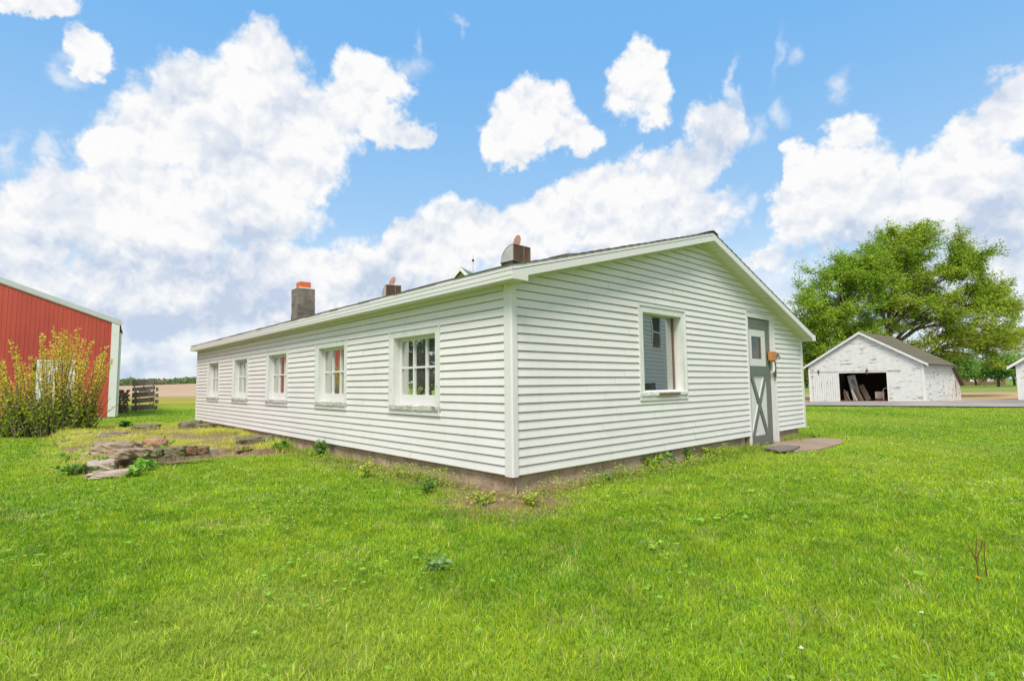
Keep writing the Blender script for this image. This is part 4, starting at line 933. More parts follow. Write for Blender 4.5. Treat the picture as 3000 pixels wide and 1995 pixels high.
# local x along its long face (left to right), y away
for i, (z0, z1, th, y) in enumerate(((1.02, 1.24, .05, 0), (.84, .97, .05, .02), (.60, .78, .04, .03), (.38, .55, .04, .03), (.12, .30, .04, .03))):
    mb = MB(); mb.hexa([(.35, y, z0-.04), (2.35, y, z0+.02), (2.35, y+th, z0+.02), (.35, y+th, z0-.04)], [(.35, y, z1-.04), (2.35, y, z1+.02), (2.35, y+th, z1+.02), (.35, y+th, z1-.04)]); mb.build('board', GREYWOOD, cr)
for x, t in ((.55, .16), (1.35, .0), (2.2, .10)):
    mb = MB(); mb.bar((x+t, -.04, 0 if x != 1.35 else .8), (x-t*.3, -.03, 1.28), .09, .05, (0, 1, 0)); mb.build('post', GREYWOOD, cr)
for x in (0, 1): 
    for j in range(5):
        mb = MB(); mb.box(2.36+.02*j, 2.62+.03*((j*3) % 4), .1+.1*x, .14+.1*x, .10+j*.23, .24+j*.23); mb.build('end_block', GREYWOOD, cr)
fo = MB(); fo.bar((1.05, -.12, .0), (.98, -.10, .80), .07, .05, (0, 1, 0)); fo.bar((2.05, -.12, .0), (1.92, -.10, .80), .07, .05, (0, 1, 0)); fo.bar((.95, -.10, .80), (1.98, -.10, .82), .05, .07, (0, 1, 0)); fo.bar((1.05, -.11, .28), (2.0, -.11, .28), .05, .04, (0, 1, 0)); fo.build('frame', GREYWOOD, cr)
mb = MB(); mb.bar((.75, -.06, 0), (.70, -.05, .8), .16, .04, (0, 1, 0)); mb.build('broken_board', BROWNW, cr)
LOGM = pmat('split_firewood', (.13, .085, .065), .95, (.30, .22, .17), 7, .8, .1, bump=1)
def make_log():
    m = MB(); r = np.random.default_rng(11); n = 7; a = [(.06*math.cos(2*math.pi*i/n)*r.uniform(.7, 1.1), .06*math.sin(2*math.pi*i/n)*r.uniform(.7, 1.1)) for i in range(n)]
    m.hexa([(p, -.2, q) for p, q in a][::-1], [(p, .2, q) for p, q in a][::-1]); return m.build('firewood_log', LOGM)
cr.scale = (.40, 1, 1.14)
base = Matrix.Translation(Vector((RKP[0], RKP[1], -.02))) @ Matrix.Rotation(math.radians(32), 4, 'Z')
log0 = make_log(); first = True; rl = random.Random(5)
for row in range(10):
    for c_ in range(5):
        if row == 9 and c_ in (0, 3): continue
        o = log0 if first else log0.copy()
        if not first: COL.objects.link(o)
        first = False
        p = base @ Vector((-.44+c_*.100+(row % 2)*.05, -.05+rl.uniform(-.03, .03), .05+row*.098)); o.location = p
        o.rotation_euler = (rl.uniform(-.05, .05), rl.uniform(0, 6.28), math.radians(40)+rl.uniform(-.08, .08)); s_ = rl.uniform(.85, 1.15); o.scale = (s_, 1, s_)
        tag(o, 'split brown firewood log in the stack left of the grey board rack', 'log', 'split firewood logs stacked beside the rack')

# ------------------------------------------------------------------ foliage helpers
def leaf_quads(P, N, size, aspect=1.6, jitter=.5, rng=RNG, fold=.25):
    """one bent leaf (two quads share a midrib) per point; returns V (n*6), faces of 4"""
    n = len(P)
    a = rng.normal(size=(n, 3)) if N is None else N+rng.normal(size=(n, 3))*jitter
    a /= np.linalg.norm(a, axis=1, keepdims=True)+1e-9
    b = np.cross(a, rng.normal(size=(n, 3))); b /= np.linalg.norm(b, axis=1, keepdims=True)+1e-9
    c = np.cross(a, b); s = (size*rng.uniform(.65, 1.3, n))[:, None]; w = s/aspect
    tip = P+a*s; mid = P+a*s*.5
    V = np.stack([P, mid+b*w*.5+c*w*fold, tip, mid-b*w*.5+c*w*fold], 1)
    return V.reshape(-1, 3)
def leaf_hex(P, N, size, aspect=1.3, jitter=.3, rng=RNG, cup=.12):
    n = len(P); a = N+rng.normal(size=(n, 3))*jitter; a /= np.linalg.norm(a, axis=1, keepdims=True)+1e-9
    b = np.cross(a, np.array([0, 0, 1.])+rng.normal(size=(n, 3))*.35); b /= np.linalg.norm(b, axis=1, keepdims=True)+1e-9
    c = np.cross(b, a); s = (size*rng.uniform(.65, 1.25, n))[:, None]; w = s/aspect
    V = np.stack([P, P+a*s*.22+b*w*.42+c*w*cup, P+a*s*.62+b*w*.46+c*w*cup, P+a*s*1.0-c*w*cup*.8, P+a*s*.62-b*w*.46+c*w*cup, P+a*s*.22-b*w*.42+c*w*cup], 1)
    return V.reshape(-1, 3)
def hex_object(name, V, col, mat, parent=None):
    n = len(V)//6; i = np.arange(n)*6; F = np.stack([i, i+1, i+2, i+3, i, i+3, i+4, i+5], 1).ravel()
    return npmesh(name, V, F, np.full(n*2, 4), mat, np.repeat(col, 6, 0), parent)
def quads_object(name, V, col, mat, parent=None):
    n = len(V)//4; F = np.arange(n*4); return npmesh(name, V, F, np.full(n, 4), mat, np.repeat(col, 4, 0), parent)
def mixcol(a, b, t): return np.array(a)[None]*(1-t[:, None])+np.array(b)[None]*t[:, None]

def make_tree(name, loc, H, crown, label, seed, nleaf, leaf, cols, trunk_r=.35, split=.18, wind=(0, 0), nb=9, fork=3, group=None, spread=1.0, lsize_jit=.5, fill=.55):
    """crown: list of ellipsoids (cx,cy,cz,rx,ry,rz) relative to the base. Limbs run to points in the crown, twigs and leaves sit at their ends."""
    r = np.random.default_rng(seed); t = empty(name, loc, 0, label, 'tree', group)
    vol = np.array([c[3]*c[4]*c[5] for c in crown]); pv = vol**.75/np.sum(vol**.75)
    tips = []
    for i in range(nb*fork*3):
        c = crown[r.choice(len(crown), p=pv)]; d = r.normal(size=3); d /= np.linalg.norm(d); q = r.uniform(.25, 1)**.45
        tips.append(np.array(c[:3])+d*np.array(c[3:])*q*.92)
    tips = np.array(tips); mb = MB()
    top = np.array([wind[0]*.5, wind[1]*.5, H*.62]); base = np.array([0, 0, -.3])
    def trunkp(s): return np.array([top[0]*s**1.6+.25*math.sin(s*5+seed)*s, top[1]*s**1.6+.2*math.sin(s*4+1)*s, -.3+(H*.62+.3)*s])
    n = 12; ts = np.linspace(0, 1, n); mb.tube([trunkp(s) for s in ts], [trunk_r*(1.35 if s < .03 else 1)*(1-s)**.8+.03 for s in ts], 9)
    limbs = []
    order = np.argsort(tips[:, 2]); mains = tips[order[::fork*3]][:nb]
    ends = []
    for m_ in mains:
        s0 = np.clip(split+(m_[2]/H-split)*.75+r.uniform(-.05, .05), split, .95); p0 = trunkp(s0); r0 = trunk_r*(1-s0)**.8*.62+.02
        d = m_-p0; L_ = np.linalg.norm(d); side = np.cross(d, [0, 0, 1]); side = side/(np.linalg.norm(side)+1e-6)
        pts = []; 
        for q in np.linspace(0, 1, 8):
            sag = math.sin(q*math.pi)*L_*.10; pts.append(p0+d*q+np.array([0, 0, 1])*sag*(.9)+side*math.sin(q*5+s0*9)*L_*.025)
        rr_ = [r0*(1-q)**.9+.018 for q in np.linspace(0, 1, 8)]; mb.tube(pts, rr_, 6); limbs.append((np.array(pts), rr_))
    allp = np.concatenate([l[0][2:] for l in limbs]+[np.array([trunkp(s) for s in np.linspace(.4, 1, 7)])]); allr = np.concatenate([np.array(l[1][2:]) for l in limbs]+[np.full(7, .06)])
    for p in tips:
        k_ = np.argmin(np.linalg.norm(allp-p, axis=1)+np.maximum(0, allp[:, 2]-p[2])*1.2); a = allp[k_]; d = p-a
        L_ = np.linalg.norm(d)
        if L_ < .15: continue
        r0 = min(allr[k_]*.6, .05+.01*L_); pts = [a+d*q+np.array([wind[0]*.06*q*q, wind[1]*.06*q*q, .10*L_*math.sin(q*math.pi)]) for q in np.linspace(0, 1, 5)]
        mb.tube(pts, [r0*(1-q)+.010 for q in np.linspace(0, 1, 5)], 5, cap=False); ends.append(pts)
    # twigs fan from each branch; leaf sprays on the twigs
    tw = []; 
    per = max(3, int(nleaf/len(ends)/14))
    for pts in ends:
        for _ in range(per):
            q = r.uniform(.25, 1); i = min(int(q*4), 3); a = pts[i]+(pts[i+1]-pts[i])*(q*4-i)
            d = r.normal(size=3)*np.array([1, 1, .75])+np.array([wind[0], wind[1], 1.1])*.22+(pts[-1]-pts[0])/(np.linalg.norm(pts[-1]-pts[0])+1e-6)*.6
            d /= np.linalg.norm(d); ln = r.uniform(.5, 1.25)*spread
            tw.append((a, d, ln))
    for a, d, ln in tw:
        mid = a+d*ln*.5+np.array([0, 0, .03]); mb.tube([a, mid, a+d*ln+np.array([wind[0]*.05, wind[1]*.05, 0])], [.014, .010, .005], 3, cap=False)
    mb.build('trunk', BARK, t, smooth=True)
    A_ = np.array([x[0] for x in tw]); D_ = np.array([x[1] for x in tw]); LN = np.array([x[2] for x in tw])
    k_ = max(1, int(nleaf/len(tw))); idx = np.repeat(np.arange(len(tw)), k_); q = r.uniform(.15, 1.1, len(idx))
    P = A_[idx]+D_[idx]*(LN[idx]*q)[:, None]+r.normal(size=(len(idx), 3))*.13*spread
    Nn = D_[idx]*.6+np.array([wind[0]*.6, wind[1]*.6, -.1])
    V = leaf_quads(P, Nn, np.full(len(P), leaf), 1.75, .5, r)
    tone = np.clip(vnoise(P[:, 0]*.45+seed, P[:, 2]*.45+P[:, 1]*.3, seed)*1.0+r.normal(size=len(P))*.18, 0, 1)
    quads_object('crown', V, mixcol(cols[0], cols[1], tone)*r.uniform(.75, 1.25, (len(P), 1)), LEAFM, t)
    return t

# the big windblown maple and its brighter neighbour behind the garage
tm = empty  # (keep the name free)
c = ray(2600, 1170); TD = 47; T1 = CAM+c*(TD/c[1]); T1[2] = -.6
E_ = lambda px, py, D: (CAM+ray(px, py)*(D/ray(px, py)[1]))
def crown_from(px_list, base, D):
    out = []
    for (x, y, rx, ry, dd) in px_list:
        p = E_(x, y, D+dd); s = (D+dd)/FPX; out.append((p[0]-base[0], p[1]-base[1], p[2]-base[2], rx*s, (rx+ry)*.5*s*.8, ry*s))
    return out
cA = crown_from([(2620, 720, 110, 90, 0), (2560, 800, 90, 100, 1), (2680, 680, 90, 60, 0), (2590, 760, 110, 110, 0), (2930, 890, 90, 90, 0), (2780, 740, 110, 90, 0), (2740, 860, 215, 190, 0), (2880, 960, 140, 110, -1), (2700, 780, 150, 130, 1), (2830, 820, 120, 110, 1), (2930, 1020, 100, 60, 0), (2740, 690, 100, 75, 0), (2700, 760, 130, 120, 0), (2630, 850, 150, 130, -1), (2800, 830, 140, 130, 1), (2880, 950, 130, 110, 0), (2760, 960, 160, 110, -2), (2620, 970, 120, 110, 1), (2950, 1010, 90, 70, 2), (2840, 1060, 110, 50, 0), (2740, 690, 80, 70, 0), (2650, 1060, 90, 60, 1), (2880, 880, 90, 80, 3), (2990, 960, 60, 70, 3)], T1, 47)
make_tree('maple_tree', tuple(T1), 17, cA, 'large windblown olive-green maple rising behind the garage roof', 21, 98000, .165, ((.22, .38, .015), (.45, .56, .04)), .38, .10, (2.8, -.3), 14, 7, spread=.95)
c = ray(2420, 1170); T2 = CAM+c*(44/c[1]); T2[2] = -.6
cB = crown_from([(2550, 800, 90, 90, 1), (2500, 800, 80, 90, 0), (2440, 870, 100, 100, 0), (2380, 920, 70, 100, -1), (2480, 940, 110, 90, 1), (2410, 1010, 110, 90, 0), (2540, 880, 90, 100, 1), (2345, 990, 50, 90, 0), (2520, 1020, 80, 70, 1), (2370, 820, 50, 50, 0), (2450, 780, 60, 50, 0), (2560, 1000, 60, 70, 2), (2340, 1090, 50, 60, 1)], T2, 44)
make_tree('poplar_tree', tuple(T2), 13, cB, 'bright green tree left of the big maple, between shed and garage', 33, 70000, .16, ((.21, .38, .02), (.42, .58, .05)), .28, .12, (1.0, 0), 11, 6, spread=.85)
# smaller trees across the meadow
def small_tree(px, py, D, wpx, hpx, seed, label, cols, n=5000, leaf=.42):
    c = ray(px, py); B = CAM+c*(D/c[1]); B[2] = float(terrain(B[0], B[1])); s = D/FPX; Wd, Hh = wpx*s, hpx*s; r = np.random.default_rng(seed)
    cr_ = [(r.uniform(-.3, .3)*Wd, r.uniform(-.2, .2)*Wd, Hh*r.uniform(.45, .75), Wd*r.uniform(.22, .34), Wd*.3, Hh*r.uniform(.18, .28)) for _ in range(7)]
    make_tree('field_tree', tuple(B), Hh, cr_, label, seed, n, leaf, cols, .018*Hh+.12, .15, (.6, 0), 6, 3, group='trees across the meadow', spread=2.2)
G1, G2 = ((.13, .28, .05), (.25, .42, .07)), ((.14, .22, .025), (.28, .36, .05))
small_tree(2925, 1127, 105, 110, 105, 1, 'round green tree with a dark forked trunk across the meadow', G1, 7000)
small_tree(2972, 1122, 125, 70, 80, 2, 'paler tree behind the outbuilding corner across the meadow', G2)
small_tree(2860, 1124, 128, 80, 75, 3, 'olive tree between the brick house and the forked tree', G2)
small_tree(2810, 1128, 100, 60, 90, 4, 'dark green tree just past the lean-to roof', G1, 6000)
small_tree(2772, 1128, 118, 60, 85, 5, 'green tree mostly behind the lean-to roof', G1)
small_tree(3040, 1122, 115, 120, 110, 6, 'green tree behind the outbuilding at the far right', G1)
small_tree(2362, 1122, 120, 50, 60, 7, 'green tree behind the left garage corner', G2)
make_tree('spruce_tree', (-25.5, 6.0, 0), 15, [(0, 0, 2.2, 4.2, 4.2, 2.2), (2.5, -4.5, 2.2, 3.5, 3.5, 2.2), (0, 0, 6.5, 2.8, 2.8, 2.5), (0, 0, 10, 1.9, 1.9, 2.6), (1.5, -3.5, 4, 3, 3, 3)], 'dark evergreen tree beyond the barn, mirrored in the nearest eave window', 51, 22000, .26, ((.07, .13, .04), (.13, .21, .06)), .3, .05, (0, 0), 9, 3, spread=1.0)
# small brick house under those trees
c = ray(2826, 1122); B = CAM+c*(136/c[1]); bz = float(terrain(B[0], B[1]))
bh = empty('brick_house', (B[0], B[1], bz), -.2, 'small reddish brick house with a pale roof under the trees across the meadow', 'house')
mb = MB(); mb.box(-2, 9, 0, 7, -.5, 2.2); mb.build('wall', BRICK, bh)
mb = MB(); mb.hexa([(-2.4, -.4, 2.2), (9.4, -.4, 2.2), (9.4, 7.4, 2.2), (-2.4, 7.4, 2.2)], [(0, 3, 4.0), (7, 3, 4.0), (7, 3.4, 4.0), (0, 3.4, 4.0)]); mb.build('roof', GALVR, bh)
for x in (1.2, 5.0):
    mb = MB(); mb.box(x, x+1.6, -.06, -.01, .9, 1.8); mb.build('window', TRIM, bh)

# far wood beyond the ploughed field on the left
r = np.random.default_rng(77); n = 900; az = r.uniform(-.98, -.05, n); D = r.uniform(560, 700, n)
bx, by = np.sin(az)*D, np.cos(az)*D; hh = r.uniform(7.5, 10.5, n)*(1+.15*np.sin(az*23)); V = []; C_ = []
pal = np.array([(.17, .31, .10), (.22, .34, .11), (.28, .28, .13), (.14, .27, .12), (.38, .36, .16), (.29, .24, .15)])
for i in range(n):
    m_ = 110; d = r.normal(size=(m_, 3)); d /= np.linalg.norm(d, axis=1, keepdims=True); w_ = r.uniform(4, 6.5)
    P = np.array([bx[i], by[i], hh[i]*.52])+d*np.array([w_, w_, hh[i]*.48])*r.uniform(.7, 1, (m_, 1)); V.append(leaf_quads(P, d, np.full(m_, 2.0), 1.2, .6, r)); C_.append(np.repeat(pal[r.integers(6)][None], m_, 0)*r.uniform(.7, 1.3, (m_, 1)))
o = quads_object('woods', np.concatenate(V), np.concatenate(C_), LEAFM); tag(o, 'long band of mixed spring woods beyond the ploughed field', 'woods', kind='stuff')

# ------------------------------------------------------------------ tall shrub with yellow-green new leaves
sb = CAM+ray(150, 1283)*(1.034/-ray(150, 1283)[2])
shr = empty('flowering_shrub', (sb[0]-.05, sb[1]+.35, 0), 0, 'tall many-stemmed shrub with golden tip leaves in front of the red barn', 'shrub')
r = np.random.default_rng(12); mb = MB(); LP = []; LD = []; LT = []
for i in range(200):
    a = r.uniform(0, 2*math.pi); rad = r.uniform(.05, 1)**.6; bx_, by_ = math.cos(a)*rad*1.55-.62, math.sin(a)*rad*.5
    hgt = r.uniform(1.75, 2.5)*(1-.28*max(0, abs(bx_+.2)/1.5)); 
    tall = r.random() < .38
    if not tall: hgt *= r.uniform(.42, .74)
    out = np.array([(bx_+.3)*.30+r.normal()*.12, by_*.35+r.normal()*.12, 0]); p0 = np.array([bx_*.62, by_*.8, -.05])
    pts = [p0+out*(q**1.35)+np.array([0, 0, hgt*q]) + np.array([math.sin(q*6+i)*.025, math.cos(q*5+i)*.02, 0]) for q in np.linspace(0, 1, 9)]
    mb.tube(pts, [.013*(1-q)+.0035 for q in np.linspace(0, 1, 9)], 4, cap=False)
    for sd in range(r.integers(1, 4)):       # side shoots
        q = r.uniform(.05, .38); k_ = int(q*8); s0 = pts[k_]; dd = np.array([r.normal()*.32, r.normal()*.28, .55+r.random()*.5]); ln = r.uniform(.2, .5)*(1.1-q*.5)
        sp_ = [s0, s0+dd*ln*.5, s0+dd*ln+np.array([0, 0, .05])]; mb.tube(sp_, [.005, .004, .003], 3, cap=False)
        for j in range(int(16*ln/.4)):
            t_ = r.uniform(.1, 1); LP.append(s0+(sp_[-1]-s0)*t_); LD.append([r.normal()*.8, r.normal()*.8, .35]); LT.append(s0[2]+(sp_[-1][2]-s0[2])*t_)
    for j in range(int(hgt*(60 if tall else 18))):
        q = r.uniform(.06, 1)**.60; k_ = min(int(q*8), 7); s0 = pts[k_]+(pts[k_+1]-pts[k_])*(q*8-k_)
        LP.append(s0+r.normal(size=3)*.016); LD.append([r.normal(), r.normal(), .5]); LT.append(s0[2])
mb.build('stems', STEM, shr)
LP, LD, LT = np.array(LP), np.array(LD), np.array(LT)
hi = np.clip(sstep(LT+r.normal(size=len(LT))*.18, .50, 1.15), 0, 1); t_ = r.random(len(LP))
cc = mixcol((.26, .42, .02), (.44, .56, .04), t_)*(1-hi[:, None])+mixcol((.74, .66, .06), (.92, .66, .13), t_)*hi[:, None]
V = leaf_quads(LP, LD/np.linalg.norm(LD, axis=1, keepdims=True), .056-.012*hi, 1.35, .3, r)
quads_object('leaves', V, cc*r.uniform(.8, 1.15, (len(LP), 1)), LEAFM, shr)

# ------------------------------------------------------------------ ruined stone bed beside the shed
def rock(name, px, py, w, d, h, mat, label, seed, rz=0, z=0, cat='stone', group=None, flat=.72, tilt=0):
    w *= .92; h *= .95
    """an uneven stone: a subdivided block pushed about by noise"""
    r = np.random.default_rng(seed); bm_v = []; n = 6; mb = MB(); faces = []
    P = G(px, py, z)
    if z == .12 or z == .125: P = P+np.array([-.035, .075, 0])
    def disp(p):
        q = np.array(p); e = (abs(q[0])**6+abs(q[1])**6+abs(q[2])**6)**(1/6); ro = (np.linalg.norm(q)); s = (1-flat)*1/ro+flat*1/e; q = q*s
        f = 1+.24*(vnoise(np.array([q[0]*1.7+seed]), np.array([q[1]*1.7+q[2]*1.3]), seed)[0]-.5)*2+.14*(vnoise(np.array([q[0]*5]), np.array([q[1]*5+q[2]*4]), seed+3)[0]-.5)*2
        q = q*f; return (q[0]*w/2, q[1]*d/2, q[2]*h/2+h*.38)
    for ax in range(3):
        for sg in (-1, 1):
            for i in range(n):
                for j in range(n):
                    c4 = []
                    for a, b in ((i, j), (i+1, j), (i+1, j+1), (i, j+1)):
                        q = [0, 0, 0]; q[ax] = sg; q[(ax+1) % 3] = -1+2*a/n; q[(ax+2) % 3] = -1+2*b/n; c4.append(disp(q))
                    faces.append(c4 if sg > 0 else c4[::-1])
    for f in faces: mb.face(f)
    o = mb.build(name, mat); me = o.data
    import bmesh
    b = bmesh.new(); b.from_mesh(me); bmesh.ops.remove_doubles(b, verts=b.verts, dist=1e-4); b.to_mesh(me); b.free()
    o.location = P; o.rotation_euler = (0, tilt, rz); tag(o, label, cat, group); return o
BZ = .10
bedpoly = [tuple(G(*q)[:2]) for q in ((150, 1296), (190, 1360), (212, 1402), (300, 1400), (450, 1372), (620, 1345), (800, 1335), (870, 1330), (700, 1262), (585, 1247), (430, 1253), (240, 1262), (170, 1278))]
def inpoly(x, y, poly):
    x = np.asarray(x); y = np.asarray(y); c = np.zeros(x.shape, bool); n = len(poly); j = n-1
    for i in range(n):
        xi, yi = poly[i]; xj, yj = poly[j]
        c ^= ((yi > y) != (yj > y)) & (x < (xj-xi)*(y-yi)/(yj-yi+1e-12)+xi); j = i
    return c
bp = np.array(bedpoly); cxy = bp.mean(0)
KP0, KP1 = G(317, 1372), G(640, 1338); KD = KP1-KP0; KL = float(np.linalg.norm(KD[:2]))
nn = 16; V = [(cxy[0], cxy[1], .10)]; fl = []; nl = []
rr_ = np.random.default_rng(3); M_ = len(bp)
dense = []
for i in range(M_):
    for q in range(4): dense.append(bp[i]+(bp[(i+1) % M_]-bp[i])*q/4)
dense = np.array(dense); K = len(dense)
for ring in range(1, nn+1):
    t_ = ring/nn
    for q in dense:
        p = cxy+(q-cxy)*t_; kf = sstep(np.array(((p[0]-KP0[0])*(-KD[1])+(p[1]-KP0[1])*KD[0])/KL), -.02, .16) if KP0[0]-.3 < p[0] < KP0[0]+.95 else 1.0; hgt = .115*(1-sstep(np.array(t_), .72, 1.0))*kf-.03*sstep(np.array(t_), .95, 1)+.03*(vnoise(np.array([p[0]*3]), np.array([p[1]*3]), 8)[0]-.5)*(t_ < .97)
        V.append((p[0], p[1], float(hgt)))
for i in range(K): fl += [0, 1+i, 1+(i+1) % K]; nl.append(3)
for ring in range(1, nn):
    for i in range(K):
        a = 1+(ring-1)*K+i; b = 1+(ring-1)*K+(i+1) % K; fl += [a, a+K, b+K, b]; nl.append(4)
tag(npmesh('bed_soil', np.array(V), np.array(fl), np.array(nl), SOIL, smooth=True), kind='structure')
kp0, kp1 = G(317, 1372), G(640, 1338)
kb = MB(); kd = (kp1-kp0); kl = float(np.linalg.norm(kd[:2])); nseg = 12; rk_ = random.Random(2)
for i in range(nseg):
    a, b = kl*i/nseg, kl*(i+1)/nseg-.002; jt = rk_.uniform(-.006, .006)
    kb.hexa([(a, 0+jt, -.12), (b, 0+jt, -.12), (b, .17, -.12), (a, .17, -.12)], [(a, .006+jt, .125+rk_.uniform(-.006, .008)), (b, .006+jt, .125+rk_.uniform(-.006, .008)), (b, .165, .125), (a, .165, .125)])
ko = kb.build('concrete_kerb', KERBM, bevel=.012); ko.location = (kp0[0], kp0[1], 0); ko.rotation_euler = (0, 0, math.atan2(kd[1], kd[0])); tag(ko, 'long mossy concrete kerb edging the ruined stone bed', 'kerb')
rock('flat_stone', 296, 1378, .34, .40, .16, STONEL, 'pale pinkish flat stone at the left end of the kerb', 1, .5, z=0)
rock('flat_stone', 330, 1398, .50, .22, .09, STONEL, 'wide pale flat stone lowest in front of the kerb end', 2, .55, z=0)
rock('flat_stone', 268, 1345, .24, .34, .14, STONEL, 'small pale flat stone highest along the left edge of the bed', 3, .3, z=.02)
rock('flat_stone', 252, 1334, .22, .26, .08, STONET, 'thin tan flat stone left behind the pale stones', 30, .3, z=.03)
rock('rough_stone', 345, 1336, .60, .42, .24, STONE, 'largest rough grey-brown stone lying behind the kerb end', 4, .2, z=BZ)
rock('rough_stone', 358, 1345, .30, .22, .15, STONE, 'squarish grey stone sitting on the kerb end', 5, .1, z=.125, flat=.8)
rock('rough_stone', 305, 1318, .30, .25, .16, STONE, 'rough grey stone at the back left of the stone pile', 6, .6, z=BZ)
rock('rough_stone', 405, 1342, .36, .22, .14, STONE, 'low mossy stone right of the squarish one on the kerb', 7, .1, z=.12)
rock('rough_stone', 440, 1340, .30, .20, .12, STONED, 'dark mossy stone in the middle of the kerb', 8, .0, z=.12)
rock('rough_stone', 398, 1316, .34, .24, .12, STONE, 'low grey stone behind the middle of the kerb', 18, .0, z=BZ)
rock('tan_stone', 455, 1322, .36, .26, .24, STONET, 'smooth rounded tan stone standing behind the kerb', 9, .1, z=BZ-.03, flat=.35)
rock('rough_stone', 515, 1336, .28, .20, .14, STONED, 'dark oval stone between tan stone and bricks', 10, .2, z=.12)
rock('brick', 560, 1333, .17, .13, .13, BRICK, 'left reddish brick of the pair on the kerb', 11, .25, z=.12, cat='brick', flat=.97)
rock('brick', 588, 1331, .17, .13, .12, BRICK, 'right reddish brick of the pair on the kerb', 12, .3, z=.12, cat='brick', flat=.97)
rock('long_stone', 752, 1308, .62, .24, .20, STONED, 'long dark stone lying near the shed foundation', 13, .75, z=.06)
rock('rough_stone', 714, 1322, .20, .18, .10, STONED, 'small broken stone below the long dark stone', 14, .3, z=.05)
rock('dark_rock', 432, 1264, .55, .35, .20, STONED, 'dark mossy rock alone at the back of the bed', 15, .1, z=.08)
rock('dark_rock', 562, 1262, .55, .40, .26, STONED, 'brown rock by the far corner of the shed foundation', 16, .4, z=.06)
rock('dark_rock', 604, 1262, .40, .30, .20, STONED, 'smaller brown rock touching the far shed foundation', 17, .2, z=.06)
def slat(px, py, L_, w_, h_, rz, label, z=.1, tilt=0, mat=GREYWOOD):
    m = MB(); n = 7; rr = random.Random(int(px)); pr = [(-L_/2+L_*i/n, rr.uniform(-.01, .01), rr.uniform(-.004, .006)) for i in range(n+1)]
    for a, b in zip(pr[:-1], pr[1:]): m.hexa([(a[0], a[1], 0), (b[0], b[1], 0), (b[0], w_+b[1], 0), (a[0], w_+a[1], 0)], [(a[0], a[1], h_+a[2]), (b[0], b[1], h_+b[2]), (b[0], w_+b[1], h_+b[2]), (a[0], w_+a[1], h_+a[2])])
    o = m.build('weathered_board', mat); o.location = G(px, py, z); o.rotation_euler = (0, tilt, rz); return tag(o, label, 'board')
slat(216, 1284, .52, .22, .07, .45, 'grey weathered board tilted at the shrub end of the bed', .06, -.15)
slat(305, 1276, .72, .20, .05, .1, 'grey weathered board lying flat behind the bed', .09)
slat(290, 1284, .60, .18, .05, .05, 'grey weathered board just in front of the flat one', .09)
# timber against the foundation and slab by the door
# worn slab and broken mat outside the door
sc = [G(2205, 1330), G(2400, 1330), G(2480, 1300), G(2300, 1284)]
m = MB(); rz_ = np.random.default_rng(6); out = []
cc_ = np.array([p[:2] for p in (G(2235, 1318), G(2300, 1329), G(2400, 1322), G(2470, 1302), G(2462, 1292), G(2400, 1288), G(2330, 1290), G(2275, 1302))])
ct = cc_.mean(0); ring = []
for i in range(len(cc_)):
    for q in range(4): p = cc_[i]+(cc_[(i+1) % len(cc_)]-cc_[i])*q/4; ring.append(p+rz_.normal(size=2)*.015)
m.hexa([(p[0], p[1], -.08) for p in ring], [(p[0], p[1], .035) for p in ring])
tag(m.build('door_slab', SLABM, bevel=.01), 'worn brown concrete slab sunk in the lawn outside the door', 'slab')
MATM = pmat('cracked_grey_boards', (.24, .21, .19), .95, (.12, .10, .09), 12, .9, bump=1, stretch=(1, 5, 1))
m = MB(); mm = [G(2232, 1322), G(2288, 1316), G(2345, 1318), G(2325, 1329), G(2280, 1332)]
m.hexa([(p[0], p[1], .036) for p in mm], [(p[0], p[1], .062+.008*(i % 2)) for i, p in enumerate(mm)])
tag(m.build('broken_doorstep', MATM, bevel=.006), 'cracked grey doorstep boards lying before the door', 'doorstep')

# ------------------------------------------------------------------ leafy weeds, each a plant of its own
def weed(px, py, h, spread_, n, leaf, cols, label, seed, name='leafy_weed', cat='weed', group=None, z=0.0, loc=None, aspect=1.3):
    r = np.random.default_rng(seed); P0 = G(px, py, z) if loc is None else np.array(loc)
    t = empty(name, tuple(P0), 0, label, cat, group); mb = MB(); P = []; N = []
    ns = max(4, n//7)
    for i in range(ns):
        a = r.uniform(0, 2*math.pi); s_ = r.uniform(.1, 1)*spread_; hh_ = h*r.uniform(.5, 1)
        e = np.array([math.cos(a)*s_, math.sin(a)*s_, hh_]); mb.tube([(0, 0, -.02), tuple(e*np.array([.35, .35, .6])), tuple(e)], [.005, .004, .002], 3, cap=False)
        for j in range(n//ns):
            q = r.uniform(.35, 1.0); P.append(e*np.array([q**1.3, q**1.3, q])+r.normal(size=3)*leaf*.35); N.append([math.cos(a)*.7+r.normal()*.5, math.sin(a)*.7+r.normal()*.5, r.uniform(-.1, .6)])
    mb.build('stem', PLANT_STEM, t); P = np.array(P); N = np.array(N); V = leaf_hex(P, N/np.linalg.norm(N, axis=1, keepdims=True), np.full(len(P), leaf), aspect, .25, r)
    hex_object('leaves', V, mixcol(cols[0], cols[1], r.random(len(P))), PLANTM, t); return t
PLANT_STEM = pmat('green_plant_stem', (.12, .17, .04), .7)
GA, GB, GY = ((.09, .24, .03), (.17, .36, .05)), ((.16, .36, .03), (.28, .52, .05)), ((.34, .46, .03), (.52, .60, .06))
GBLUE = ((.18, .33, .14), (.30, .46, .22))
weed(948, 1338, .26, .16, 110, .055, GA, 'dark green bushy weed against the eave foundation, highest of the weeds there', 1, z=0)
weed(1073, 1398, .17, .11, 80, .040, GY, 'small yellow-green weed against the foundation left of the near corner', 2)
weed(820, 1322, .20, .22, 90, .06, GB, 'spreading bright weed at the right end of the stone bed', 3, z=.04)
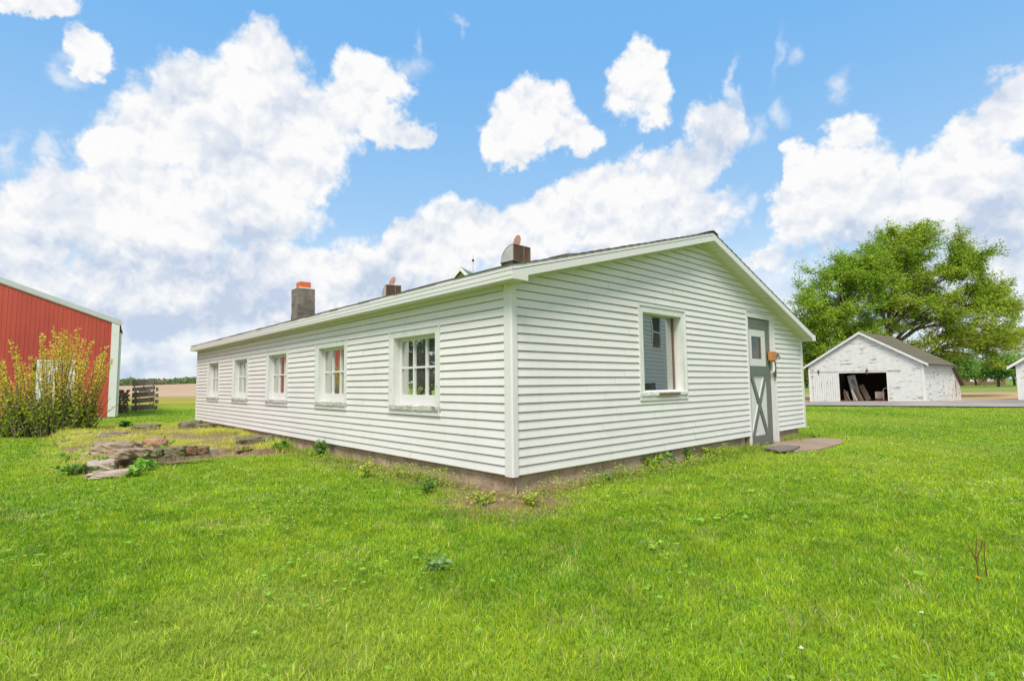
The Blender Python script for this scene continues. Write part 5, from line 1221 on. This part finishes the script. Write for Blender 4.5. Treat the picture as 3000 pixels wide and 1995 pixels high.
weed(470, 1352, .26, .14, 50, .10, GB, 'long-leaved dock plant growing at the middle of the kerb', 4, aspect=3.0)
weed(418, 1380, .16, .17, 60, .07, GB, 'round-leaved bright weed in front of the kerb', 5, aspect=1.1)
weed(395, 1398, .09, .12, 40, .06, GB, 'low round-leaved weed just below the bright weed before the kerb', 6, aspect=1.1)
weed(310, 1352, .10, .14, 60, .04, GB, 'low green weed between the pale stones and the kerb end', 7, z=.1)
weed(230, 1350, .14, .30, 150, .06, GB, 'wide patch-like weed at the left rim of the bed', 8)
weed(215, 1390, .13, .26, 120, .05, GA, 'weed on bare soil at the nearest left corner of the bed', 9)
weed(362, 1260, .22, .20, 70, .08, ((.03, .12, .02), (.05, .18, .03)), 'dark glossy weed standing behind the bed before the far lawn', 10, z=.05, aspect=1.2)
weed(190, 1302, .14, .12, 50, .05, GA, 'small dark weed on the shrub side of the bed', 11)
weed(1270, 1672, .05, .10, 46, .035, GBLUE, 'blue-green clump of small round leaves alone in the middle of the lawn', 12, aspect=1.05)
weed(1912, 1372, .17, .18, 80, .055, GB, 'bushy weed under the gable window below the siding', 13)
weed(1960, 1358, .12, .08, 18, .075, GBLUE, 'broad blue-green leaf weed right of the bushy one under the gable window', 14, aspect=1.1)
weed(2015, 1348, .16, .20, 100, .05, GB, 'tall green weed between gable window and door', 15)
weed(2080, 1342, .15, .28, 130, .045, GY, 'yellow-green weed clump just left of the door', 16)
weed(1775, 1408, .05, .12, 40, .045, GBLUE, 'low blue-green ground weed below the gable wall right of the near corner', 17, aspect=1.1)
weed(1410, 1478, .10, .20, 110, .030, GY, 'fine yellowish weed in the soil just left of the near corner', 18)
weed(1560, 1480, .09, .22, 110, .030, GY, 'fine yellowish weed in the soil right of the near corner', 19)
weed(1250, 1442, .12, .22, 110, .035, GA, 'scrubby weed along the footing left of the near corner', 20)
weed(2372, 1285, .10, .30, 130, .04, GA, 'dark clover-like clump behind the worn slab', 21)
# dry stalks
DRY = pmat('dry_brown_stalk', (.16, .075, .035), .9)
for i, (px, py, h, ln, lab) in enumerate(((2868, 1690, .22, .03, 'forked dry brown stalk standing in the lawn on the right'), (2893, 1695, .19, .0, 'single thin dry stalk right of the forked one'))):
    P = G(px, py); m = MB(); m.tube([(0, 0, 0), (-.008, 0, h*.5), (ln*.2, 0, h)], [.0035, .0028, .0015], 5)
    if i == 0: m.tube([(-.004, 0, h*.35), (-.03, 0, h*.6), (-.035, .01, h*.75)], [.0035, .003, .002], 5); m.tube([(-.006, 0, h*.4), (.02, 0, h*.65), (.035, 0, h*.85)], [.0035, .003, .003], 5)
    o = m.build('dry_stalk', DRY); o.location = P; tag(o, lab, 'stalk')
DANW = pmat('dandelion_seed_white', (.75, .72, .68), .9); DANY = pmat('dandelion_yellow', (.75, .42, .01), .8)
for i, (px, py, yel, lab) in enumerate(((2705, 1870, 0, 'white dandelion seed head, upper one at the lower right of the lawn'), (2352, 1985, 0, 'white dandelion seed head near the bottom edge right of the middle'), (2866, 1722, 1, 'yellow dandelion flower near the forked dry stalk'))):
    P = G(px, py); e = empty('dandelion', tuple(P), 0, lab, 'dandelion'); hh_ = .10 if not yel else .05
    m = MB(); m.tube([(0, 0, 0), (.004, 0, hh_*.5), (0, 0, hh_)], [.0022, .002, .0018], 5); m.build('stem', PLANT_STEM, e)
    m = MB(); rr = random.Random(i)
    for j in range(22 if not yel else 26):
        d = Vector((rr.gauss(0, 1), rr.gauss(0, 1), abs(rr.gauss(0, 1))*.7+.15)).normalized(); r0 = .008 if not yel else .010
        m.bar((0, 0, hh_), tuple(Vector((0, 0, hh_))+d*r0), .0028 if not yel else .005, .0012)
    m.build('flower_head', DANW if not yel else DANY, e)

# ------------------------------------------------------------------ lawn grass
def blades(P, h, w, lean, cols, r, face=None):
    n = len(P); a = r.uniform(0, 2*math.pi, n); b = r.uniform(0, 2*math.pi, n)
    rx, ry = np.cos(a)*w/2, np.sin(a)*w/2; dx, dy = np.cos(b)*lean*h, np.sin(b)*lean*h; z = P[:, 2]
    hz = h*np.sqrt(np.maximum(.1, 1-.6*lean**2))
    V = np.empty((n, 5, 3), np.float32)
    V[:, 0] = np.stack([P[:, 0]-rx, P[:, 1]-ry, z-.004], 1); V[:, 1] = np.stack([P[:, 0]+rx, P[:, 1]+ry, z-.004], 1)
    V[:, 2] = np.stack([P[:, 0]+rx*.8+dx*.35, P[:, 1]+ry*.8+dy*.35, z+hz*.58], 1); V[:, 3] = np.stack([P[:, 0]-rx*.8+dx*.35, P[:, 1]-ry*.8+dy*.35, z+hz*.58], 1)
    V[:, 4] = np.stack([P[:, 0]+dx, P[:, 1]+dy, z+hz], 1)
    i = np.arange(n)*5; F = np.stack([i, i+1, i+2, i+3, i+3, i+2, i+4], 1).ravel(); nper = np.tile([4, 3], n)
    C_ = np.repeat(cols[:, None], 5, 1); C_[:, :2] *= .72; C_[:, 4] *= 1.2  # roots darkened, tips brightened: shade between blades put into their colour
    return V.reshape(-1, 3), F, nper, C_.reshape(-1, 3)
def shed_local(x, y): return x*SX[0]+y*SX[1], x*SY[0]+y*SY[1]
def lawn_points(n, z0, z1, power, r, half=1.32, inner=0):
    """points in a wedge before the camera; density falls with distance"""
    u = r.random(n)
    if power == 2: Zc = z0*(z1/z0)**u
    else: Zc = np.sqrt(z0**2+(z1**2-z0**2)*u)
    X = CAM[0]+Zc*r.uniform(inner, half, n)*np.where(r.random(n) < .5, -1, 1); Y = CAM[1]+Zc
    lx, ly = shed_local(X, Y)
    ok = ~((lx > .0) & (lx < W-.2) & (ly > .02) & (ly < L-.05))
    ok &= ~inpoly(X+r.normal(size=n)*.10, Y+r.normal(size=n)*.10, bedpoly) & ~inpoly(X, Y, [tuple(q) for q in cc_])
    ok &= (Y+.302*X < 26.3)         # driveway edge
    bx_ = (X-barn.location.x); by_ = (Y-barn.location.y); bu = bx_*math.cos(math.pi+A)+by_*math.sin(math.pi+A); bv = -bx_*math.sin(math.pi+A)+by_*math.cos(math.pi+A)
    ok &= ~((bu > 0) & (bu < 8.6) & (bv < 0.02))
    return X[ok], Y[ok], Zc[ok]
def lawn(name, n, z0, z1, power, seed, wmul, label, half=1.25, inner=0):
    r = np.random.default_rng(seed); X, Y, Zc = lawn_points(n, z0, z1, power, r, half, inner)
    lx, ly = shed_local(X, Y)
    d1 = fbm(X*.7, Y*.7, 2); d2 = fbm(X*3.1, Y*3.1, 6); d3 = fbm(X*9, Y*9, 12, 2)
    # bare soil by the near corner and a few thin spots
    cornd = np.hypot(X+.05, Y+.25); soil = np.exp(-(cornd/.55)**2)*.95
    wallL = np.where((lx < 0) & (ly > -.3) & (ly < L), np.exp(-(np.abs(lx)/np.where(ly < 3.2, .34, .18))**2), 0)*.9; wallR = np.where((ly < 0) & (lx > -.3) & (lx < W), np.exp(-(np.abs(ly)/np.where(lx < 2, .26, .15))**2), 0)*.85
    thin = sstep(d2, .66, .80)*.65
    keep = r.random(len(X)) > np.clip(np.maximum.reduce([soil, wallL, wallR, thin]), 0, .97)
    X, Y, Zc, d1, d2, d3 = [q[keep] for q in (X, Y, Zc, d1, d2, d3)]
    k_ = np.maximum(1, Zc/3.2)**.85
    h = (.015+.010*d2+.018*d3)*r.uniform(.45, 1.5, len(X)); w = .0042*k_*wmul*r.uniform(.6, 1.4, len(X)); lean = np.clip(r.normal(.60, .30, len(X)), .02, 1.1)
    t = np.clip(d1*.9+d3*.9-.45+r.normal(size=len(X))*.26, 0, 1)
    c = mixcol((.10, .30, .008), (.52, .66, .030), t)
    blu = (r.random(len(X)) < .07*(.5+d2))[:, None]; c = np.where(blu, np.array([.28, .46, .13]), c)
    dry = (r.random(len(X)) < .04+.22*sstep(d2, .58, .75))[:, None]; c = np.where(dry, np.array([.68, .58, .26]), c)
    yl = sstep(fbm(X*.33+7, Y*.33, 31), .56, .70)[:, None]*.45; c = c*(1-yl)+np.array([.60, .62, .12])*yl
    c = c*(.72+.5*fbm(X*7+3, Y*7, 44, 2)[:, None])*r.uniform(.65, 1.35, (len(X), 1))
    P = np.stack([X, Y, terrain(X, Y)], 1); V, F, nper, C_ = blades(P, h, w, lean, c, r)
    tag(npmesh(name, V, F, nper, GRASSM, C_), label, 'grass', kind='stuff')
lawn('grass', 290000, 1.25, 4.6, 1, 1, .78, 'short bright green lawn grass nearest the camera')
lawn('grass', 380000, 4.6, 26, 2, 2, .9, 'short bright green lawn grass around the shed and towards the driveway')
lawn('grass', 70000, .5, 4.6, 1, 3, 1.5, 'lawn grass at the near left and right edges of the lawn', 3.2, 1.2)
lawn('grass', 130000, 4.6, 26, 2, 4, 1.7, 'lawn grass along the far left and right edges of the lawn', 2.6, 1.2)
# clover and small broad leaves among the blades
r = np.random.default_rng(40); X, Y, Zc = lawn_points(19000, 1.3, 9, 1, r); m_ = (fbm(X*1.1+5, Y*1.1, 50) > .56) | (r.random(len(X)) < .05); X, Y, Zc = X[m_], Y[m_], Zc[m_]
P = np.stack([X, Y, terrain(X, Y)+r.uniform(.025, .055, len(X))], 1); P3 = np.repeat(P, 3, 0)
ang = np.repeat(r.uniform(0, 6.28, len(P)), 3)+np.tile([0, 2.09, 4.19], len(P)); N = np.stack([np.cos(ang), np.sin(ang), np.full(len(ang), .12)], 1)
sz = np.repeat(r.uniform(.008, .017, len(P))*np.where(r.random(len(P)) < .06, 1.9, 1), 3); V = leaf_hex(P3, N, sz, .98, .08, r, .06)
cl = mixcol((.20, .42, .03), (.38, .60, .07), r.random(len(P3))); tag(hex_object('clover', V, cl, PLANTM), 'patches of small three-leaved clover among the lawn grass', 'clover', kind='stuff')
# pale yellow-green growth on the stone bed
r = np.random.default_rng(60); bb = np.array(bedpoly); n = 130000; X = r.uniform(bb[:, 0].min()-.3, bb[:, 0].max()+.3, n); Y = r.uniform(bb[:, 1].min()-.3, bb[:, 1].max()+.3, n)
ok = inpoly(X+r.normal(size=n)*.14, Y+r.normal(size=n)*.14, bedpoly); lx, ly = shed_local(X, Y); ok &= lx < -.02; X, Y = X[ok], Y[ok]
kq = fbm(X*2.2, Y*2.2, 61); sd = ((X-kp0[0])*(-kd[1])+(Y-kp0[1])*kd[0])/kl; fr_ = (sd < 0) & (X > kp0[0]-.25) & (X < kp0[0]+1.1); ok = (r.random(len(X)) < sstep(kq, .22, .42)*np.where(fr_, .30, 1)) & ~((sd > -.03) & (sd < .19) & (X > kp0[0]-.05) & (X < kp1[0])); X, Y, kq, fr_ = X[ok], Y[ok], kq[ok], fr_[ok]
P = np.stack([X, Y, np.where(inpoly(X, Y, bedpoly) & ~fr_, .105-.07*sstep(fbm(X*2, Y*2, 8), .5, .8), .004)], 1); h = (.03+.075*sstep(fbm(X*2.4, Y*2.4, 66), .35, .7))*r.uniform(.5, 1.3, len(X))
c = mixcol((.50, .58, .06), (.88, .84, .20), np.clip(kq+r.normal(size=len(X))*.2, 0, 1)); V, F, nper, C_ = blades(P, h, .006*r.uniform(.6, 1.3, len(X)), np.clip(r.normal(.5, .3, len(X)), .02, .95), c, r)
tag(npmesh('bed_weeds', V, F, nper, GRASSM, C_), 'pale yellow-green fine weeds covering the stone bed', 'weeds', kind='stuff')
# longer grass and litter along the foundation
r = np.random.default_rng(70); n = 9000; s_ = r.random(n); side = r.random(n) < .55
lx = np.where(side, -np.abs(r.normal(0, .16, n))-.03, s_*W); ly = np.where(side, s_*L, -np.abs(r.normal(0, .14, n))-.02)
dns = fbm(lx*1.6+3, ly*1.6, 71); ok = (r.random(n) < sstep(dns, .42, .62)) & ~((lx > 4.9) & (lx < 6.1) & ~side) & (np.hypot(lx, ly) > .45) & ~(side & (ly < 3.0) & (r.random(n) < .8)) & ~(~side & (lx < 1.8) & (r.random(n) < .7))
lx, ly = lx[ok], ly[ok]; X = lx*SX[0]+ly*SY[0]; Y = lx*SX[1]+ly*SY[1]; P = np.stack([X, Y, terrain(X, Y)], 1)
c = mixcol((.20, .36, .03), (.46, .54, .08), r.random(len(X))); V, F, nper, C_ = blades(P, r.uniform(.04, .14, len(X)), np.full(len(X), .008), np.clip(r.normal(.35, .2, len(X)), .02, .9), c, r)
tag(npmesh('edge_grass', V, F, nper, GRASSM, C_), 'longer uncut grass growing along the shed foundation', 'grass', kind='stuff')

# fine small-leaved weeds and litter close to the foundation
r = np.random.default_rng(90); n = 26000; side = r.random(n) < .55
lx = np.where(side, -np.abs(r.normal(.05, .24, n))-.05, r.random(n)*6.6-.4); ly = np.where(side, r.random(n)**1.3*9-.4, -np.abs(r.normal(.05, .18, n))-.05)
dn = fbm(lx*2.3+9, ly*2.3, 91); ok = (r.random(n) < sstep(dn, .44, .60)) & ~((lx > 4.9) & ~side) & ~((np.hypot(lx, ly) < 1.25) & ~side & (r.random(n) < .75)) & ~((np.hypot(lx, ly) < .9) & side & (r.random(n) < .5)); lx, ly, dn = lx[ok], ly[ok], dn[ok]
X = lx*SX[0]+ly*SY[0]; Y = lx*SX[1]+ly*SY[1]; hz = r.random(len(X))**1.3*(.03+.13*np.clip(dn-.4, 0, .3)/.3)
P = np.stack([X, Y, terrain(X, Y)+hz+.005], 1); N = np.stack([r.normal(size=len(X)), r.normal(size=len(X)), r.uniform(0, .9, len(X))], 1); N /= np.linalg.norm(N, axis=1, keepdims=True)
V = leaf_hex(P, N, np.full(len(P), .021), 1.5, .2, r); cl = mixcol((.16, .36, .03), (.48, .58, .06), np.clip(dn*1.2-.2+r.normal(size=len(P))*.25, 0, 1)); br = (r.random(len(P)) < .06)[:, None]; cl = np.where(br, np.array([.36, .26, .14]), cl)
tag(hex_object('ground_weeds', V, cl, PLANTM), 'fine small-leaved weeds and dry litter at the foot of the shed walls', 'weeds', kind='stuff')
